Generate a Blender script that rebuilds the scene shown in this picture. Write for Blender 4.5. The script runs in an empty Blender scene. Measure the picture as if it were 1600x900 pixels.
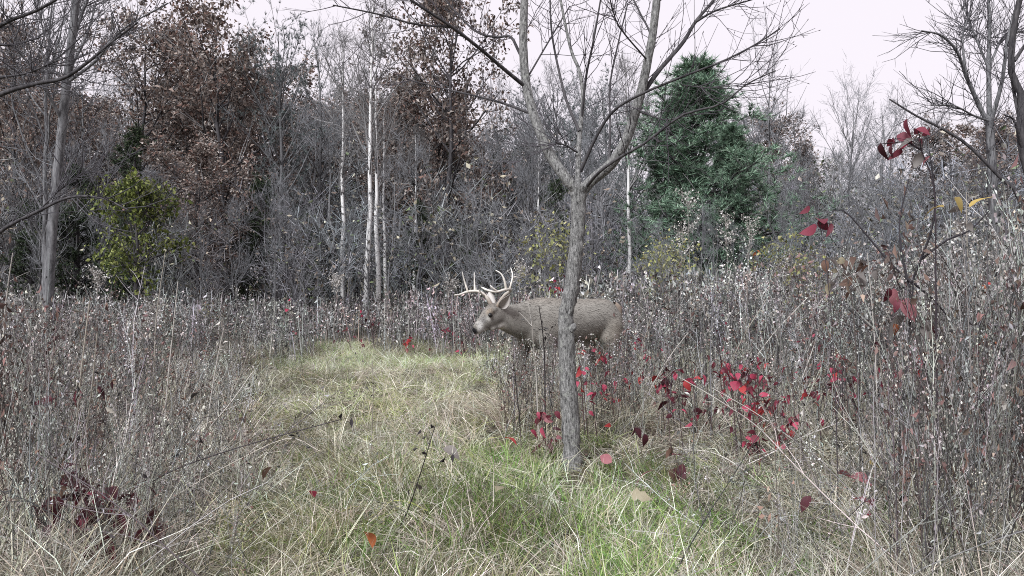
import bpy, math
import numpy as np
from mathutils import Vector

# ------------------------------------------------------------------ camera, world, sun, exposure
S = bpy.context.scene
C = S.collection
F, HC, YH, CX = 1256.0, 1.2, 433.0, 800.0          # focal length in photo pixels, camera height, horizon row, centre column

cam_d = bpy.data.cameras.new("camera")
cam_d.sensor_width = 36.0
cam_d.lens = 36.0 * F / 1600.0
cam_d.shift_y = -(450.0 - YH) / 1600.0
cam_d.clip_start = 0.05
cam_d.clip_end = 1500.0
cam = bpy.data.objects.new("camera", cam_d)
C.objects.link(cam)
cam.location = (0, 0, HC)
cam.rotation_euler = (math.radians(90), 0, 0)
S.camera = cam

SUN_EL, SUN_AZ = math.radians(45), math.radians(212)      # azimuth measured from +Y clockwise; behind the camera
W = bpy.data.worlds.new("World")
S.world = W
W.use_nodes = True
wn, wl = W.node_tree.nodes, W.node_tree.links
bg = wn["Background"]
sky = wn.new("ShaderNodeTexSky")
sky.sky_type = 'NISHITA'
sky.sun_disc = False
sky.sun_elevation = SUN_EL
sky.sun_rotation = SUN_AZ
sky.dust_density = 5.0
mixw = wn.new("ShaderNodeMixRGB")
mixw.inputs[0].default_value = 0.95                          # closed cloud layer over the clear sky
mixw.inputs[2].default_value = (6.4, 6.0, 6.45, 1)
wl.new(sky.outputs[0], mixw.inputs[1])
wl.new(mixw.outputs[0], bg.inputs[0])
bg.inputs[1].default_value = 0.1

sun_d = bpy.data.lights.new("sun", 'SUN')
sun_d.energy = 4.0
sun_d.angle = math.radians(22)
sun_d.color = (0.92, 0.965, 1.0)
sun = bpy.data.objects.new("sun", sun_d)
C.objects.link(sun)
sun.location = (-4, -8, 12)
_sd = Vector((math.sin(SUN_AZ) * math.cos(SUN_EL), math.cos(SUN_AZ) * math.cos(SUN_EL), math.sin(SUN_EL)))
sun.rotation_euler = (-_sd).to_track_quat('-Z', 'Y').to_euler()

S.view_settings.view_transform = 'Standard'
S.view_settings.look = 'None'
S.view_settings.gamma = 1.0
S.view_settings.exposure = 0.65
S.render.engine = 'CYCLES'
S.cycles.use_denoising = False
S.cycles.filter_width = 1.0
S.cycles.max_bounces = 4
S.cycles.diffuse_bounces = 2
S.cycles.transparent_max_bounces = 4

# ------------------------------------------------------------------ helpers
def rs(seed):
    return np.random.default_rng(seed)

def pix(px, py, d):
    return np.array([(px - CX) / F * d, d, HC - (py - YH) / F * d])

def gnd(x, y):
    return 0.05 * np.sin(x * 1.3 + 0.4) * np.cos(y * 0.9 + 1.0) + 0.02 * np.sin(x * 3.1 + y * 2.3)

def gdepth(py):
    return F * HC / (py - YH)

def unit(v):
    return v / np.maximum(np.linalg.norm(v, axis=-1, keepdims=True), 1e-9)

class Acc:
    """collects vertices, quads and triangles of one mesh"""
    def __init__(s):
        s.V, s.Q, s.T, s.C, s.MQ, s.MT, s.n = [], [], [], [], [], [], 0
    def add(s, V, Q=None, T=None, col=(1, 1, 1), mat=0):
        V = np.asarray(V, float).reshape(-1, 3)
        s.V.append(V)
        c = np.asarray(col, float)
        if c.ndim == 1:
            c = np.broadcast_to(c, (len(V), 3))
        s.C.append(c)
        if Q is not None and len(Q):
            Q = np.asarray(Q, int).reshape(-1, 4) + s.n
            s.Q.append(Q); s.MQ.append(np.full(len(Q), mat))
        if T is not None and len(T):
            T = np.asarray(T, int).reshape(-1, 3) + s.n
            s.T.append(T); s.MT.append(np.full(len(T), mat))
        s.n += len(V)
    def arrays(s):
        V = np.concatenate(s.V) if s.V else np.zeros((0, 3))
        Cc = np.concatenate(s.C) if s.C else np.zeros((0, 3))
        Q = np.concatenate(s.Q) if s.Q else np.zeros((0, 4), int)
        T = np.concatenate(s.T) if s.T else np.zeros((0, 3), int)
        m = np.concatenate(s.MQ + s.MT) if (s.MQ or s.MT) else np.zeros(0, int)
        return V, Cc, Q, T, m
    def mesh(s, name, mats, smooth=True):
        return mesh_from(name, *s.arrays(), mats, smooth)

def mesh_from(name, V, Cc, Q, T, m, mats, smooth=True):
    me = bpy.data.meshes.new(name)
    me.vertices.add(len(V)); me.vertices.foreach_set("co", V.astype(np.float32).ravel())
    nl = Q.size + T.size
    me.loops.add(nl)
    me.loops.foreach_set("vertex_index", np.concatenate([Q.ravel(), T.ravel()]).astype(np.int32))
    me.polygons.add(len(Q) + len(T))
    ls = np.concatenate([np.arange(len(Q)) * 4, Q.size + np.arange(len(T)) * 3])
    me.polygons.foreach_set("loop_start", ls.astype(np.int32))
    me.polygons.foreach_set("material_index", m.astype(np.int32))
    me.polygons.foreach_set("use_smooth", np.full(len(Q) + len(T), smooth))
    at = me.color_attributes.new("col", 'FLOAT_COLOR', 'POINT')
    at.data.foreach_set("color", np.concatenate([Cc, np.ones((len(Cc), 1))], 1).astype(np.float32).ravel())
    for k in mats:
        me.materials.append(k)
    me.update(calc_edges=True)
    return me

def obj(name, me, parent=None, loc=None):
    o = bpy.data.objects.new(name, me)
    C.objects.link(o)
    if parent is not None:
        o.parent = parent
    if loc is not None:
        o.location = loc
    return o

def tag(o, label=None, cat=None, group=None, kind=None):
    for k, v in (("label", label), ("category", cat), ("group", group), ("kind", kind)):
        if v:
            o[k] = v
    return o

def empty(name, loc=(0, 0, 0), rz=0.0):
    o = bpy.data.objects.new(name, None)
    C.objects.link(o)
    o.location = loc
    o.rotation_euler = (0, 0, rz)
    return o

def copy_thing(root):
    r = root.copy(); C.objects.link(r)
    for ch in root.children:
        c = ch.copy(); C.objects.link(c); c.parent = r
        for g in ch.children:
            h = g.copy(); C.objects.link(h); h.parent = c
    return r

RIB = np.random.default_rng(4)
def tubes(acc, P, R, sides=3, col=(1, 1, 1), mat=0, cap=False):
    """P (k,n,3) polylines with radii R (k,n) -> tapered tubes"""
    P = np.asarray(P, float); R = np.asarray(R, float)
    if P.ndim == 2:
        P, R = P[None], R[None]
    k, n, _ = P.shape
    T = unit(np.gradient(P, axis=1))
    if sides == 1:                                          # a flat strip, for hair-thin shoots
        N = unit(np.cross(T, RIB.normal(size=(k, 1, 3)))) * R[:, :, None]
        V = np.stack([P - N, P + N], 2).reshape(-1, 3)
        b = (np.arange(k) * n * 2)[:, None] + (np.arange(n - 1) * 2)[None]
        q = np.stack([b, b + 1, b + 3, b + 2], -1).reshape(-1, 4)
        c = np.asarray(col, float)
        acc.add(V, q, None, np.repeat(c, n * 2, 0) if c.ndim == 2 else c, mat)
        return
    m = unit(P[:, -1] - P[:, 0])
    ref = np.where(np.abs(m[:, 2:3]) > 0.8, np.array([[1.0, 0.13, 0]]), np.array([[0.1, 0, 1.0]]))
    N = unit(np.cross(T, ref[:, None, :])); B = np.cross(T, N)
    a = np.arange(sides) * 2 * math.pi / sides
    ring = P[:, :, None, :] + R[:, :, None, None] * (np.cos(a)[None, None, :, None] * N[:, :, None, :] + np.sin(a)[None, None, :, None] * B[:, :, None, :])
    base = (np.arange(k) * n * sides)[:, None, None]
    i = (np.arange(n - 1) * sides)[None, :, None]
    j = np.arange(sides)[None, None, :]; j2 = (j + 1) % sides
    q = np.stack(np.broadcast_arrays(base + i + j, base + i + j2, base + i + sides + j2, base + i + sides + j), -1).reshape(-1, 4)
    c = np.asarray(col, float)
    if c.ndim == 2:
        c = np.repeat(c, n * sides, 0)
    acc.add(ring.reshape(-1, 3), q, None, c, mat)

def smooth_line(pts, n):
    """Catmull-Rom through pts, n samples"""
    p = np.asarray(pts, float)
    p = np.vstack([2 * p[0] - p[1], p, 2 * p[-1] - p[-2]])
    t = np.linspace(0, len(p) - 3 - 1e-6, n)
    i = t.astype(int); f = (t - i)[:, None]
    a, b, c, d = p[i], p[i + 1], p[i + 2], p[i + 3]
    return 0.5 * (2 * b + (c - a) * f + (2 * a - 5 * b + 4 * c - d) * f ** 2 + (3 * b - a - 3 * c + d) * f ** 3)

def leaves(acc, rng, P, size, cols, mat=0, droop=0.4, aspect=0.55, jit=0.35, fold=0.18):
    """one folded diamond per point"""
    P = np.asarray(P, float); k = len(P)
    if not k:
        return
    d = rng.normal(size=(k, 3)); d[:, 2] -= droop * 1.5
    d = unit(d)
    s = unit(np.cross(d, rng.normal(size=(k, 3))))
    u = np.cross(s, d)
    L = (size * (1 + jit * rng.normal(size=k)).clip(0.4, 1.9))[:, None]
    w = L * aspect * 0.5
    mid = P + d * L * 0.5
    v = np.stack([P, mid + s * w + u * L * fold, P + d * L - u * L * fold * rng.random((k, 1)), mid - s * w + u * L * fold], 1)
    b = (np.arange(k) * 4)[:, None]
    t = np.concatenate([b + np.array([[0, 2, 1]]), b + np.array([[0, 3, 2]])])
    cols = np.asarray(cols, float)
    c = cols[rng.integers(0, len(cols), k)] * (1 + 0.22 * rng.normal(size=(k, 1))).clip(0.5, 1.6)
    acc.add(v.reshape(-1, 3), None, t, np.repeat(c, 4, 0), mat)

def stamp(acc, proto, loc, rz, tilt, taz, scl, tint, mat_off=0):
    """copies of a prototype (V,C,Q,T,m) at k places"""
    V, Cc, Q, T, m = proto
    k = len(loc)
    if not k:
        return
    cz, sz = np.cos(rz), np.sin(rz)
    v = V[None] * scl[:, None, None] if np.ndim(scl) == 1 else V[None] * scl[:, None, :]
    x = v[..., 0] * cz[:, None] - v[..., 1] * sz[:, None]
    y = v[..., 0] * sz[:, None] + v[..., 1] * cz[:, None]
    z = v[..., 2]
    ax, ay = np.cos(taz)[:, None], np.sin(taz)[:, None]
    r = x * ax + y * ay                                     # tilt about the base towards taz
    p = -x * ay + y * ax
    ct, st = np.cos(tilt)[:, None], np.sin(tilt)[:, None]
    r2 = r * ct + z * st
    z2 = -r * st + z * ct
    x = r2 * ax - p * ay
    y = r2 * ay + p * ax
    out = np.stack([x, y, z2], -1) + loc[:, None, :]
    off = (np.arange(k) * len(V))[:, None, None]
    cc = Cc[None] * tint[:, None, :]
    n0 = acc.n
    acc.V.append(out.reshape(-1, 3)); acc.C.append(cc.reshape(-1, 3))
    if len(Q):
        acc.Q.append((Q[None] + off).reshape(-1, 4) + n0); acc.MQ.append(np.tile(m[:len(Q)], k))
    if len(T):
        acc.T.append((T[None] + off).reshape(-1, 3) + n0); acc.MT.append(np.tile(m[len(Q):], k))
    acc.n += k * len(V)

# ------------------------------------------------------------------ materials
def mat_veg(name, rough=0.85, translucent=0.0, var=0.12, spec=0.15, scale=60.0):
    m = bpy.data.materials.new(name); m.use_nodes = True
    n, l = m.node_tree.nodes, m.node_tree.links
    b = n["Principled BSDF"]; out = n["Material Output"]
    at = n.new("ShaderNodeAttribute"); at.attribute_name = "col"
    oi = n.new("ShaderNodeObjectInfo")
    nz = n.new("ShaderNodeTexNoise"); nz.inputs["Scale"].default_value = scale
    tc = n.new("ShaderNodeTexCoord"); l.new(tc.outputs["Object"], nz.inputs["Vector"])
    mr = n.new("ShaderNodeMapRange"); mr.inputs[3].default_value = 1 - var * 2; mr.inputs[4].default_value = 1 + var * 2
    l.new(nz.outputs[0], mr.inputs[0])
    mr2 = n.new("ShaderNodeMapRange"); mr2.inputs[3].default_value = 1 - var; mr2.inputs[4].default_value = 1 + var
    l.new(oi.outputs["Random"], mr2.inputs[0])
    mu = n.new("ShaderNodeMath"); mu.operation = 'MULTIPLY'
    l.new(mr.outputs[0], mu.inputs[0]); l.new(mr2.outputs[0], mu.inputs[1])
    vm = n.new("ShaderNodeVectorMath"); vm.operation = 'SCALE'
    l.new(at.outputs["Color"], vm.inputs[0]); l.new(mu.outputs[0], vm.inputs["Scale"])
    l.new(vm.outputs[0], b.inputs["Base Color"])
    b.inputs["Roughness"].default_value = rough
    b.inputs["Specular IOR Level"].default_value = spec
    if translucent > 0:
        tr = n.new("ShaderNodeBsdfTranslucent"); l.new(vm.outputs[0], tr.inputs[0])
        mx = n.new("ShaderNodeMixShader"); mx.inputs[0].default_value = translucent
        l.new(b.outputs[0], mx.inputs[1]); l.new(tr.outputs[0], mx.inputs[2]); l.new(mx.outputs[0], out.inputs[0])
    return m

def mat_bark(name, c1, c2, scale=(18, 18, 4), bump=0.5, detail=6, c3=None, c3_amt=0.55, c3_scale=7.0):
    m = bpy.data.materials.new(name); m.use_nodes = True
    n, l = m.node_tree.nodes, m.node_tree.links
    b = n["Principled BSDF"]
    tc = n.new("ShaderNodeTexCoord"); mp = n.new("ShaderNodeMapping"); mp.inputs["Scale"].default_value = scale
    l.new(tc.outputs["Object"], mp.inputs[0])
    nz = n.new("ShaderNodeTexNoise"); nz.inputs["Scale"].default_value = 1.0; nz.inputs["Detail"].default_value = detail; nz.inputs["Roughness"].default_value = 0.7
    l.new(mp.outputs[0], nz.inputs["Vector"])
    cr = n.new("ShaderNodeValToRGB")
    cr.color_ramp.elements[0].position = 0.36; cr.color_ramp.elements[0].color = (*c1, 1)
    cr.color_ramp.elements[1].position = 0.66; cr.color_ramp.elements[1].color = (*c2, 1)
    l.new(nz.outputs[0], cr.inputs[0])
    src = cr.outputs[0]
    if c3:
        n2 = n.new("ShaderNodeTexNoise"); n2.inputs["Scale"].default_value = c3_scale; n2.inputs["Detail"].default_value = 5
        l.new(tc.outputs["Object"], n2.inputs["Vector"])
        r2 = n.new("ShaderNodeValToRGB"); r2.color_ramp.elements[0].position = c3_amt; r2.color_ramp.elements[1].position = c3_amt + 0.1
        l.new(n2.outputs[0], r2.inputs[0])
        mx = n.new("ShaderNodeMixRGB"); mx.inputs[2].default_value = (*c3, 1)
        l.new(r2.outputs[0], mx.inputs[0]); l.new(src, mx.inputs[1]); src = mx.outputs[0]
    l.new(src, b.inputs["Base Color"])
    b.inputs["Roughness"].default_value = 0.9; b.inputs["Specular IOR Level"].default_value = 0.15
    bp = n.new("ShaderNodeBump"); bp.inputs["Strength"].default_value = bump; bp.inputs["Distance"].default_value = 0.02
    l.new(nz.outputs[0], bp.inputs["Height"]); l.new(bp.outputs[0], b.inputs["Normal"])
    return m

M_WEED = mat_veg("dry_weed", translucent=0.12, var=0.12, scale=25)
M_GRASS = mat_veg("grass_blade", translucent=0.25, var=0.12, scale=9)
M_LEAF = mat_veg("dry_leaf", translucent=0.2, var=0.1, scale=40)
M_RED = mat_veg("red_leaf", rough=0.6, translucent=0.3, var=0.22, spec=0.3, scale=45)
M_NEEDLE = mat_veg("needles", translucent=0.1, var=0.1, scale=3)
M_TWIG = mat_veg("twig_bark", var=0.12, scale=12)
M_BARK = mat_bark("grey_bark", (0.055, 0.054, 0.057), (0.2, 0.195, 0.2))
M_BARK_DARK = mat_bark("dark_bark", (0.025, 0.023, 0.026), (0.085, 0.078, 0.08))
M_BARK_NEAR = mat_bark("furrowed_bark", (0.035, 0.034, 0.034), (0.34, 0.33, 0.32), scale=(95, 95, 24), bump=1.0, detail=9, c3=(0.26, 0.26, 0.24), c3_amt=0.58, c3_scale=32)
M_BIRCH = mat_bark("birch_bark", (0.09, 0.085, 0.085), (0.62, 0.6, 0.59), scale=(3, 3, 9), bump=0.1, detail=4)
M_BIRCH.node_tree.nodes["Color Ramp"].color_ramp.elements[0].position = 0.38
M_BIRCH.node_tree.nodes["Color Ramp"].color_ramp.elements[1].position = 0.44

# ground: leaf litter, soil and thatch
M_GROUND = bpy.data.materials.new("ground_litter"); M_GROUND.use_nodes = True
_n, _l = M_GROUND.node_tree.nodes, M_GROUND.node_tree.links
_tc = _n.new("ShaderNodeTexCoord")
_a = _n.new("ShaderNodeTexNoise"); _a.inputs["Scale"].default_value = 14; _a.inputs["Detail"].default_value = 9; _a.inputs["Roughness"].default_value = 0.75
_b = _n.new("ShaderNodeTexNoise"); _b.inputs["Scale"].default_value = 0.9; _b.inputs["Detail"].default_value = 4
for _x in (_a, _b):
    _l.new(_tc.outputs["Object"], _x.inputs["Vector"])
_r1 = _n.new("ShaderNodeValToRGB")
_r1.color_ramp.elements[0].position = 0.35; _r1.color_ramp.elements[0].color = (0.02, 0.017, 0.013, 1)
_r1.color_ramp.elements[1].position = 0.68; _r1.color_ramp.elements[1].color = (0.13, 0.11, 0.08, 1)
_l.new(_a.outputs[0], _r1.inputs[0])
_mx = _n.new("ShaderNodeMixRGB"); _mx.inputs[2].default_value = (0.085, 0.1, 0.04, 1)
_r2 = _n.new("ShaderNodeMapRange"); _r2.inputs[1].default_value = 0.45; _r2.inputs[2].default_value = 0.7; _r2.inputs[4].default_value = 0.6
_l.new(_b.outputs[0], _r2.inputs[0]); _l.new(_r2.outputs[0], _mx.inputs[0]); _l.new(_r1.outputs[0], _mx.inputs[1])
_l.new(_mx.outputs[0], _n["Principled BSDF"].inputs["Base Color"])
_n["Principled BSDF"].inputs["Roughness"].default_value = 0.95
_n["Principled BSDF"].inputs["Specular IOR Level"].default_value = 0.1
_bp = _n.new("ShaderNodeBump"); _bp.inputs["Strength"].default_value = 0.8; _bp.inputs["Distance"].default_value = 0.03
_l.new(_a.outputs[0], _bp.inputs["Height"]); _l.new(_bp.outputs[0], _n["Principled BSDF"].inputs["Normal"])

# ------------------------------------------------------------------ ground
def build_ground():
    def axis(near, step, far):
        a = np.arange(0, near + step, step)
        b = near * 1.25 ** np.arange(1, 60)
        b = b[b < far]
        return np.concatenate([a, b, [far]])
    xs = axis(14, 0.25, 900); xs = np.concatenate([-xs[:0:-1], xs])
    ys = np.concatenate([[-900, -300, -100, -30, -8, -3], axis(24, 0.25, 900)])
    X, Y = np.meshgrid(xs, ys)
    fade = np.clip(1.4 - np.hypot(X, Y) / 60, 0, 1)
    Z = gnd(X, Y) * fade
    V = np.stack([X, Y, Z], -1).reshape(-1, 3)
    nx = len(xs)
    i = (np.arange(len(ys) - 1) * nx)[:, None] + np.arange(nx - 1)[None]
    Q = np.stack([i, i + 1, i + nx + 1, i + nx], -1).reshape(-1, 4)
    a = Acc(); a.add(V, Q)
    tag(obj("ground", a.mesh("ground", [M_GROUND])), "uneven meadow ground of soil, thatch and leaf litter", "ground", kind="structure")
build_ground()

# ------------------------------------------------------------------ trees
def along(pts, rad, t):
    """point, radius and direction at parameters t on a polyline"""
    n = len(pts) - 1
    x = np.clip(t, 0, 1) * n
    i = np.minimum(x.astype(int), n - 1); f = (x - i)[:, None]
    p = pts[i] * (1 - f) + pts[i + 1] * f
    r = rad[i] * (1 - f[:, 0]) + rad[i + 1] * f[:, 0]
    return p, r, unit(pts[i + 1] - pts[i])

def shoots(rng, p, d, L, r, n, up=0.0, wig=0.12, tip=0.35):
    """k curved shoots from p along d"""
    k = len(p)
    P = np.zeros((k, n, 3)); P[:, 0] = p
    dd = d.copy(); st = (L / (n - 1))[:, None]
    for i in range(1, n):
        dd = unit(dd + rng.normal(size=(k, 3)) * wig + np.array([0, 0, up]))
        P[:, i] = P[:, i - 1] + dd * st
    R = r[:, None] * np.linspace(1, tip, n)[None]
    return P, R

def side_dirs(rng, d, ang, spread=0.15):
    k = len(d)
    q = unit(np.cross(d, rng.normal(size=(k, 3))))
    a = (ang * (1 + spread * rng.normal(size=k)))[:, None]
    return unit(np.cos(a) * d + np.sin(a) * q)

def grow(rng, H, r0, h0=0.35, nb=22, ang=50, blen=0.35, up=0.12, nsub=7, ntwig=4, lean=(0, 0), crook=0.03, shape='round',
         sub_ang=45, sublen=0.45, twlen=0.3, stems=1, wig=0.12, tip=0.12, twr=0.0048, taper=1.0, path=None, fork=0.0):
    """returns dict of trunk, limb, branch and twig polylines"""
    out = {'trunk': [], 'limb': [], 'sub': [], 'twig': []}
    for s in range(stems):
        n = 12
        if path is not None:
            pts = smooth_line(path, n)
        else:
            t = np.linspace(0, 1, n)
            a0 = rng.random() * 6.28
            off = np.cumsum(rng.normal(size=(n, 2)) * crook * H / n * 1.6, 0); off -= off[0]
            ln = np.array(lean) + (rng.normal(size=2) * 0.16 if stems > 1 else 0)
            pts = np.stack([ln[0] * H * t + off[:, 0], ln[1] * H * t + off[:, 1], H * t * (1 if s == 0 else rng.uniform(0.6, 0.95))], 1)
            if stems > 1:
                pts[:, :2] += np.array([math.cos(a0), math.sin(a0)]) * 0.12
        rad = r0 * (1 - (1 - tip) * np.linspace(0, 1, n) ** taper)
        rad[0] *= 1.25
        out['trunk'].append((pts, rad))
        k = nb
        t = h0 + (1 - h0) * np.sort(rng.random(k)) ** 0.9 * 0.98
        p, r, d = along(pts, rad, t)
        rel = (t - h0) / (1 - h0)
        prof = {'round': np.sin(np.clip(rel * 0.86 + 0.14, 0, 1) * math.pi) ** 0.6, 'cone': (1.02 - rel) ** 0.8, 'vase': 0.55 + 0.55 * np.sin(rel * 2.6), 'col': 0.7 + 0.3 * np.sin(rel * math.pi)}[shape]
        L = blen * H * prof * (rng.uniform(0.6, 1.2, k) if shape != 'cone' else rng.uniform(0.35, 1.3, k))
        dirs = side_dirs(rng, d, np.full(k, math.radians(ang)))
        P1, R1 = shoots(rng, p, dirs, L, np.minimum(r * 0.6, 0.012 + L * 0.014), 6, up, wig, 0.3)
        out['limb'] += [(P1, R1)]
        if nsub:
            ks = k * nsub
            idx = np.repeat(np.arange(k), nsub)
            tt = rng.uniform(0.15, 1.0, ks)
            x = tt * 5; i = np.minimum(x.astype(int), 4); f = (x - i)[:, None]
            p2 = P1[idx, i] * (1 - f) + P1[idx, i + 1] * f
            d2 = unit(P1[idx, i + 1] - P1[idx, i])
            r2 = R1[idx, i]
            L2 = L[idx] * sublen * (1.15 - tt * 0.6) * rng.uniform(0.5, 1.3, ks)
            P2, R2 = shoots(rng, p2, side_dirs(rng, d2, np.full(ks, math.radians(sub_ang)), 0.3), L2, np.minimum(r2 * 0.7, 0.004 + L2 * 0.009), 5, up, wig, 0.4)
            out['sub'] += [(P2, R2)]
            if ntwig:
                kt = ks * ntwig
                idx = np.repeat(np.arange(ks), ntwig)
                tt = rng.uniform(0.1, 1.0, kt)
                x = tt * 4; i = np.minimum(x.astype(int), 3); f = (x - i)[:, None]
                p3 = P2[idx, i] * (1 - f) + P2[idx, i + 1] * f
                d3 = unit(P2[idx, i + 1] - P2[idx, i])
                L3 = twlen * rng.uniform(0.4, 1.3, kt)
                P3, R3 = shoots(rng, p3, side_dirs(rng, d3, np.full(kt, math.radians(40)), 0.35), L3, np.full(kt, twr), 3, up * 0.7, wig * 1.3, 0.5)
                out['twig'] += [(P3, R3)]
    return out

def tree_thing(name, g, bark, twig_col, leaf=None, needle=None, seed=0, trunk_sides=8):
    """Empty > trunk, crown"""
    rng = rs(seed)
    root = empty(name)
    a = Acc()
    for p, r in g['trunk']:
        tubes(a, p, r, trunk_sides)
    tc = np.asarray(twig_col)
    if bark is M_BIRCH:
        tk, a = a, Acc()
    for p, r in g['limb']:
        tubes(a, p, r, 5, tc)
    if bark is M_BIRCH:
        obj("trunk", tk.mesh("trunk", [bark]), root)
    else:
        obj("trunk", a.mesh("trunk", [bark]), root)
        a = Acc()
    for key, sides in (('sub', 3), ('twig', 3)):
        for p, r in g[key]:
            tubes(a, p, r, sides, tc * rng.uniform(0.6, 1.6, (len(p), 1)), 0)
    if leaf:
        for p, r in g[leaf.get('on', 'twig')]:
            k = int(len(p) * leaf['per'])
            i = rng.integers(0, len(p), k); t = rng.random((k, 1))
            n = p.shape[1] - 1
            pos = p[i, n - 1] * (1 - t) + p[i, n] * t + rng.normal(size=(k, 3)) * leaf.get('sp', 0.04)
            if 'keep' in leaf:
                pos = pos[leaf['keep'](pos)]
            leaves(a, rng, pos, leaf['size'], leaf['cols'], 1, leaf.get('droop', 0.4), leaf.get('aspect', 0.55))
    if needle:
        for p, r in g[needle.get('on', 'twig')]:
            k = int(len(p) * needle['per'])
            i = rng.integers(0, len(p), k); t = rng.random((k, 1)); n = p.shape[1] - 1
            pos = p[i, 0] * (1 - t) + p[i, n] * t
            ax = unit(p[i, n] - p[i, n - 1])
            m = needle['n']
            pos = np.repeat(pos, m, 0); ax = np.repeat(ax, m, 0)
            d = unit(ax * 0.8 + rng.normal(size=pos.shape) * 0.6 + np.array([0, 0, needle.get('up', 0.2)]))
            L = needle['len'] * rng.uniform(0.6, 1.2, (len(pos), 1))
            s = unit(np.cross(d, rng.normal(size=pos.shape))) * needle['w']
            v = np.stack([pos - s, pos + s, pos + d * L + s * 0.3], 1)
            cc = np.asarray(needle['cols'], float)[rng.integers(0, len(needle['cols']), len(pos))] * (1 + 0.2 * rng.normal(size=(len(pos), 1))).clip(0.5, 1.6)
            a.add(v.reshape(-1, 3), None, np.arange(len(pos) * 3).reshape(-1, 3), np.repeat(cc, 3, 0), 1)
    mats = [M_TWIG, M_NEEDLE if needle else M_LEAF]
    obj("crown", a.mesh("crown", mats), root)
    return root

TW_GREY = (0.165, 0.166, 0.176); TW_DARK = (0.06, 0.056, 0.062); TW_BROWN = (0.165, 0.158, 0.158); TW_PALE = (0.24, 0.22, 0.22)
OAK = [(0.13, 0.098, 0.084), (0.17, 0.13, 0.112), (0.085, 0.066, 0.06), (0.25, 0.2, 0.175), (0.16, 0.1, 0.083), (0.34, 0.3, 0.275)]

def make_protos():
    P = {}
    def bare(key, seed, **k):
        g = grow(rs(seed), **k)
        P[key] = (g, M_BARK, TW_GREY, None, None, seed)
    bare('bareA', 11, H=9, r0=0.10, h0=0.25, nb=24, ang=38, blen=0.3, up=0.14, nsub=8, ntwig=5, shape='vase')
    bare('bareB', 12, H=9, r0=0.09, h0=0.3, nb=22, ang=48, blen=0.3, up=0.1, nsub=8, ntwig=5, crook=0.08)
    bare('bareC', 13, H=8, r0=0.07, h0=0.2, nb=26, ang=30, blen=0.32, up=0.12, nsub=8, ntwig=5, shape='col', twlen=0.35)
    bare('bareD', 14, H=7, r0=0.10, h0=0.22, nb=18, ang=55, blen=0.42, up=0.12, nsub=9, ntwig=6, crook=0.1)
    for key, seed, nb, bl in (('oakA', 21, 32, 0.33), ('oakB', 22, 30, 0.36), ('oakC', 23, 32, 0.32)):
        g = grow(rs(seed), H=9, r0=0.12, h0=0.12, nb=nb, ang=55, blen=bl, up=0.1, nsub=8, ntwig=5, crook=0.05, sublen=0.5)
        P[key] = (g, M_BARK_DARK, TW_BROWN, dict(per=6.0, size=0.112, cols=OAK, sp=0.09, droop=0.5), None, seed)
    for key, seed, st, lean in (('birchA', 31, 1, (0.02, 0)), ('birchB', 32, 1, (-0.02, 0)), ):
        g = grow(rs(seed), H=9, r0=0.105, h0=0.42, nb=22, ang=35, blen=0.24, up=0.05, nsub=8, ntwig=5, lean=lean, twlen=0.35)
        P[key] = (g, M_BIRCH, TW_BROWN, None, None, seed)
    g = grow(rs(41), H=8.5, r0=0.13, h0=0.06, nb=95, ang=64, blen=0.3, up=0.1, nsub=9, ntwig=3, shape='cone', sublen=0.55, twlen=0.34, wig=0.08)
    P['pine'] = (g, M_BARK_DARK, TW_BROWN, None, dict(per=2.7, n=8, len=0.2, w=0.0105, cols=[(0.115, 0.185, 0.125), (0.16, 0.24, 0.165), (0.065, 0.11, 0.078), (0.24, 0.32, 0.235)], up=0.3), 41)
    g = grow(rs(42), H=9, r0=0.1, h0=0.1, nb=46, ang=38, blen=0.25, up=0.1, nsub=7, ntwig=4, shape='vase', wig=0.08)
    P['pineGrey'] = (g, M_BARK, TW_GREY, None, dict(per=1.8, n=6, len=0.13, w=0.008, cols=[(0.11, 0.13, 0.125), (0.08, 0.105, 0.1), (0.14, 0.15, 0.15)], up=0.5), 42)
    g = grow(rs(43), H=6, r0=0.1, h0=0.05, nb=50, ang=55, blen=0.24, up=0.1, nsub=8, ntwig=3, shape='cone', sublen=0.45, twlen=0.25)
    P['cedar'] = (g, M_BARK_DARK, TW_DARK, None, dict(per=3.2, n=7, len=0.1, w=0.013, cols=[(0.04, 0.056, 0.034), (0.06, 0.082, 0.04), (0.03, 0.044, 0.032), (0.08, 0.1, 0.06)], up=0.1), 43)
    g = grow(rs(44), H=3.4, r0=0.09, h0=0.3, nb=26, ang=62, blen=0.36, up=0.05, nsub=7, ntwig=4, crook=0.12)
    P['green'] = (g, M_BARK_DARK, TW_DARK, dict(per=4.0, size=0.1, cols=[(0.09, 0.11, 0.03), (0.14, 0.165, 0.045), (0.23, 0.25, 0.09), (0.05, 0.066, 0.022)], sp=0.07), None, 44)
    g = grow(rs(45), H=2.6, r0=0.02, h0=0.1, nb=12, ang=35, blen=0.4, up=0.1, nsub=6, ntwig=4, stems=5, twr=0.003)
    P['shrub'] = (g, M_BARK_DARK, TW_BROWN, dict(per=0.25, size=0.07, cols=[(0.2, 0.15, 0.1), (0.12, 0.07, 0.06)], sp=0.04), None, 45)
    g = grow(rs(46), H=2.0, r0=0.014, h0=0.15, nb=10, ang=40, blen=0.4, up=0.1, nsub=5, ntwig=4, stems=4, twr=0.0025)
    P['yellow'] = (g, M_BARK, TW_GREY, dict(per=0.65, size=0.075, cols=[(0.24, 0.24, 0.085), (0.2, 0.21, 0.09), (0.33, 0.31, 0.15)], sp=0.04), None, 46)
    return P

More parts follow.
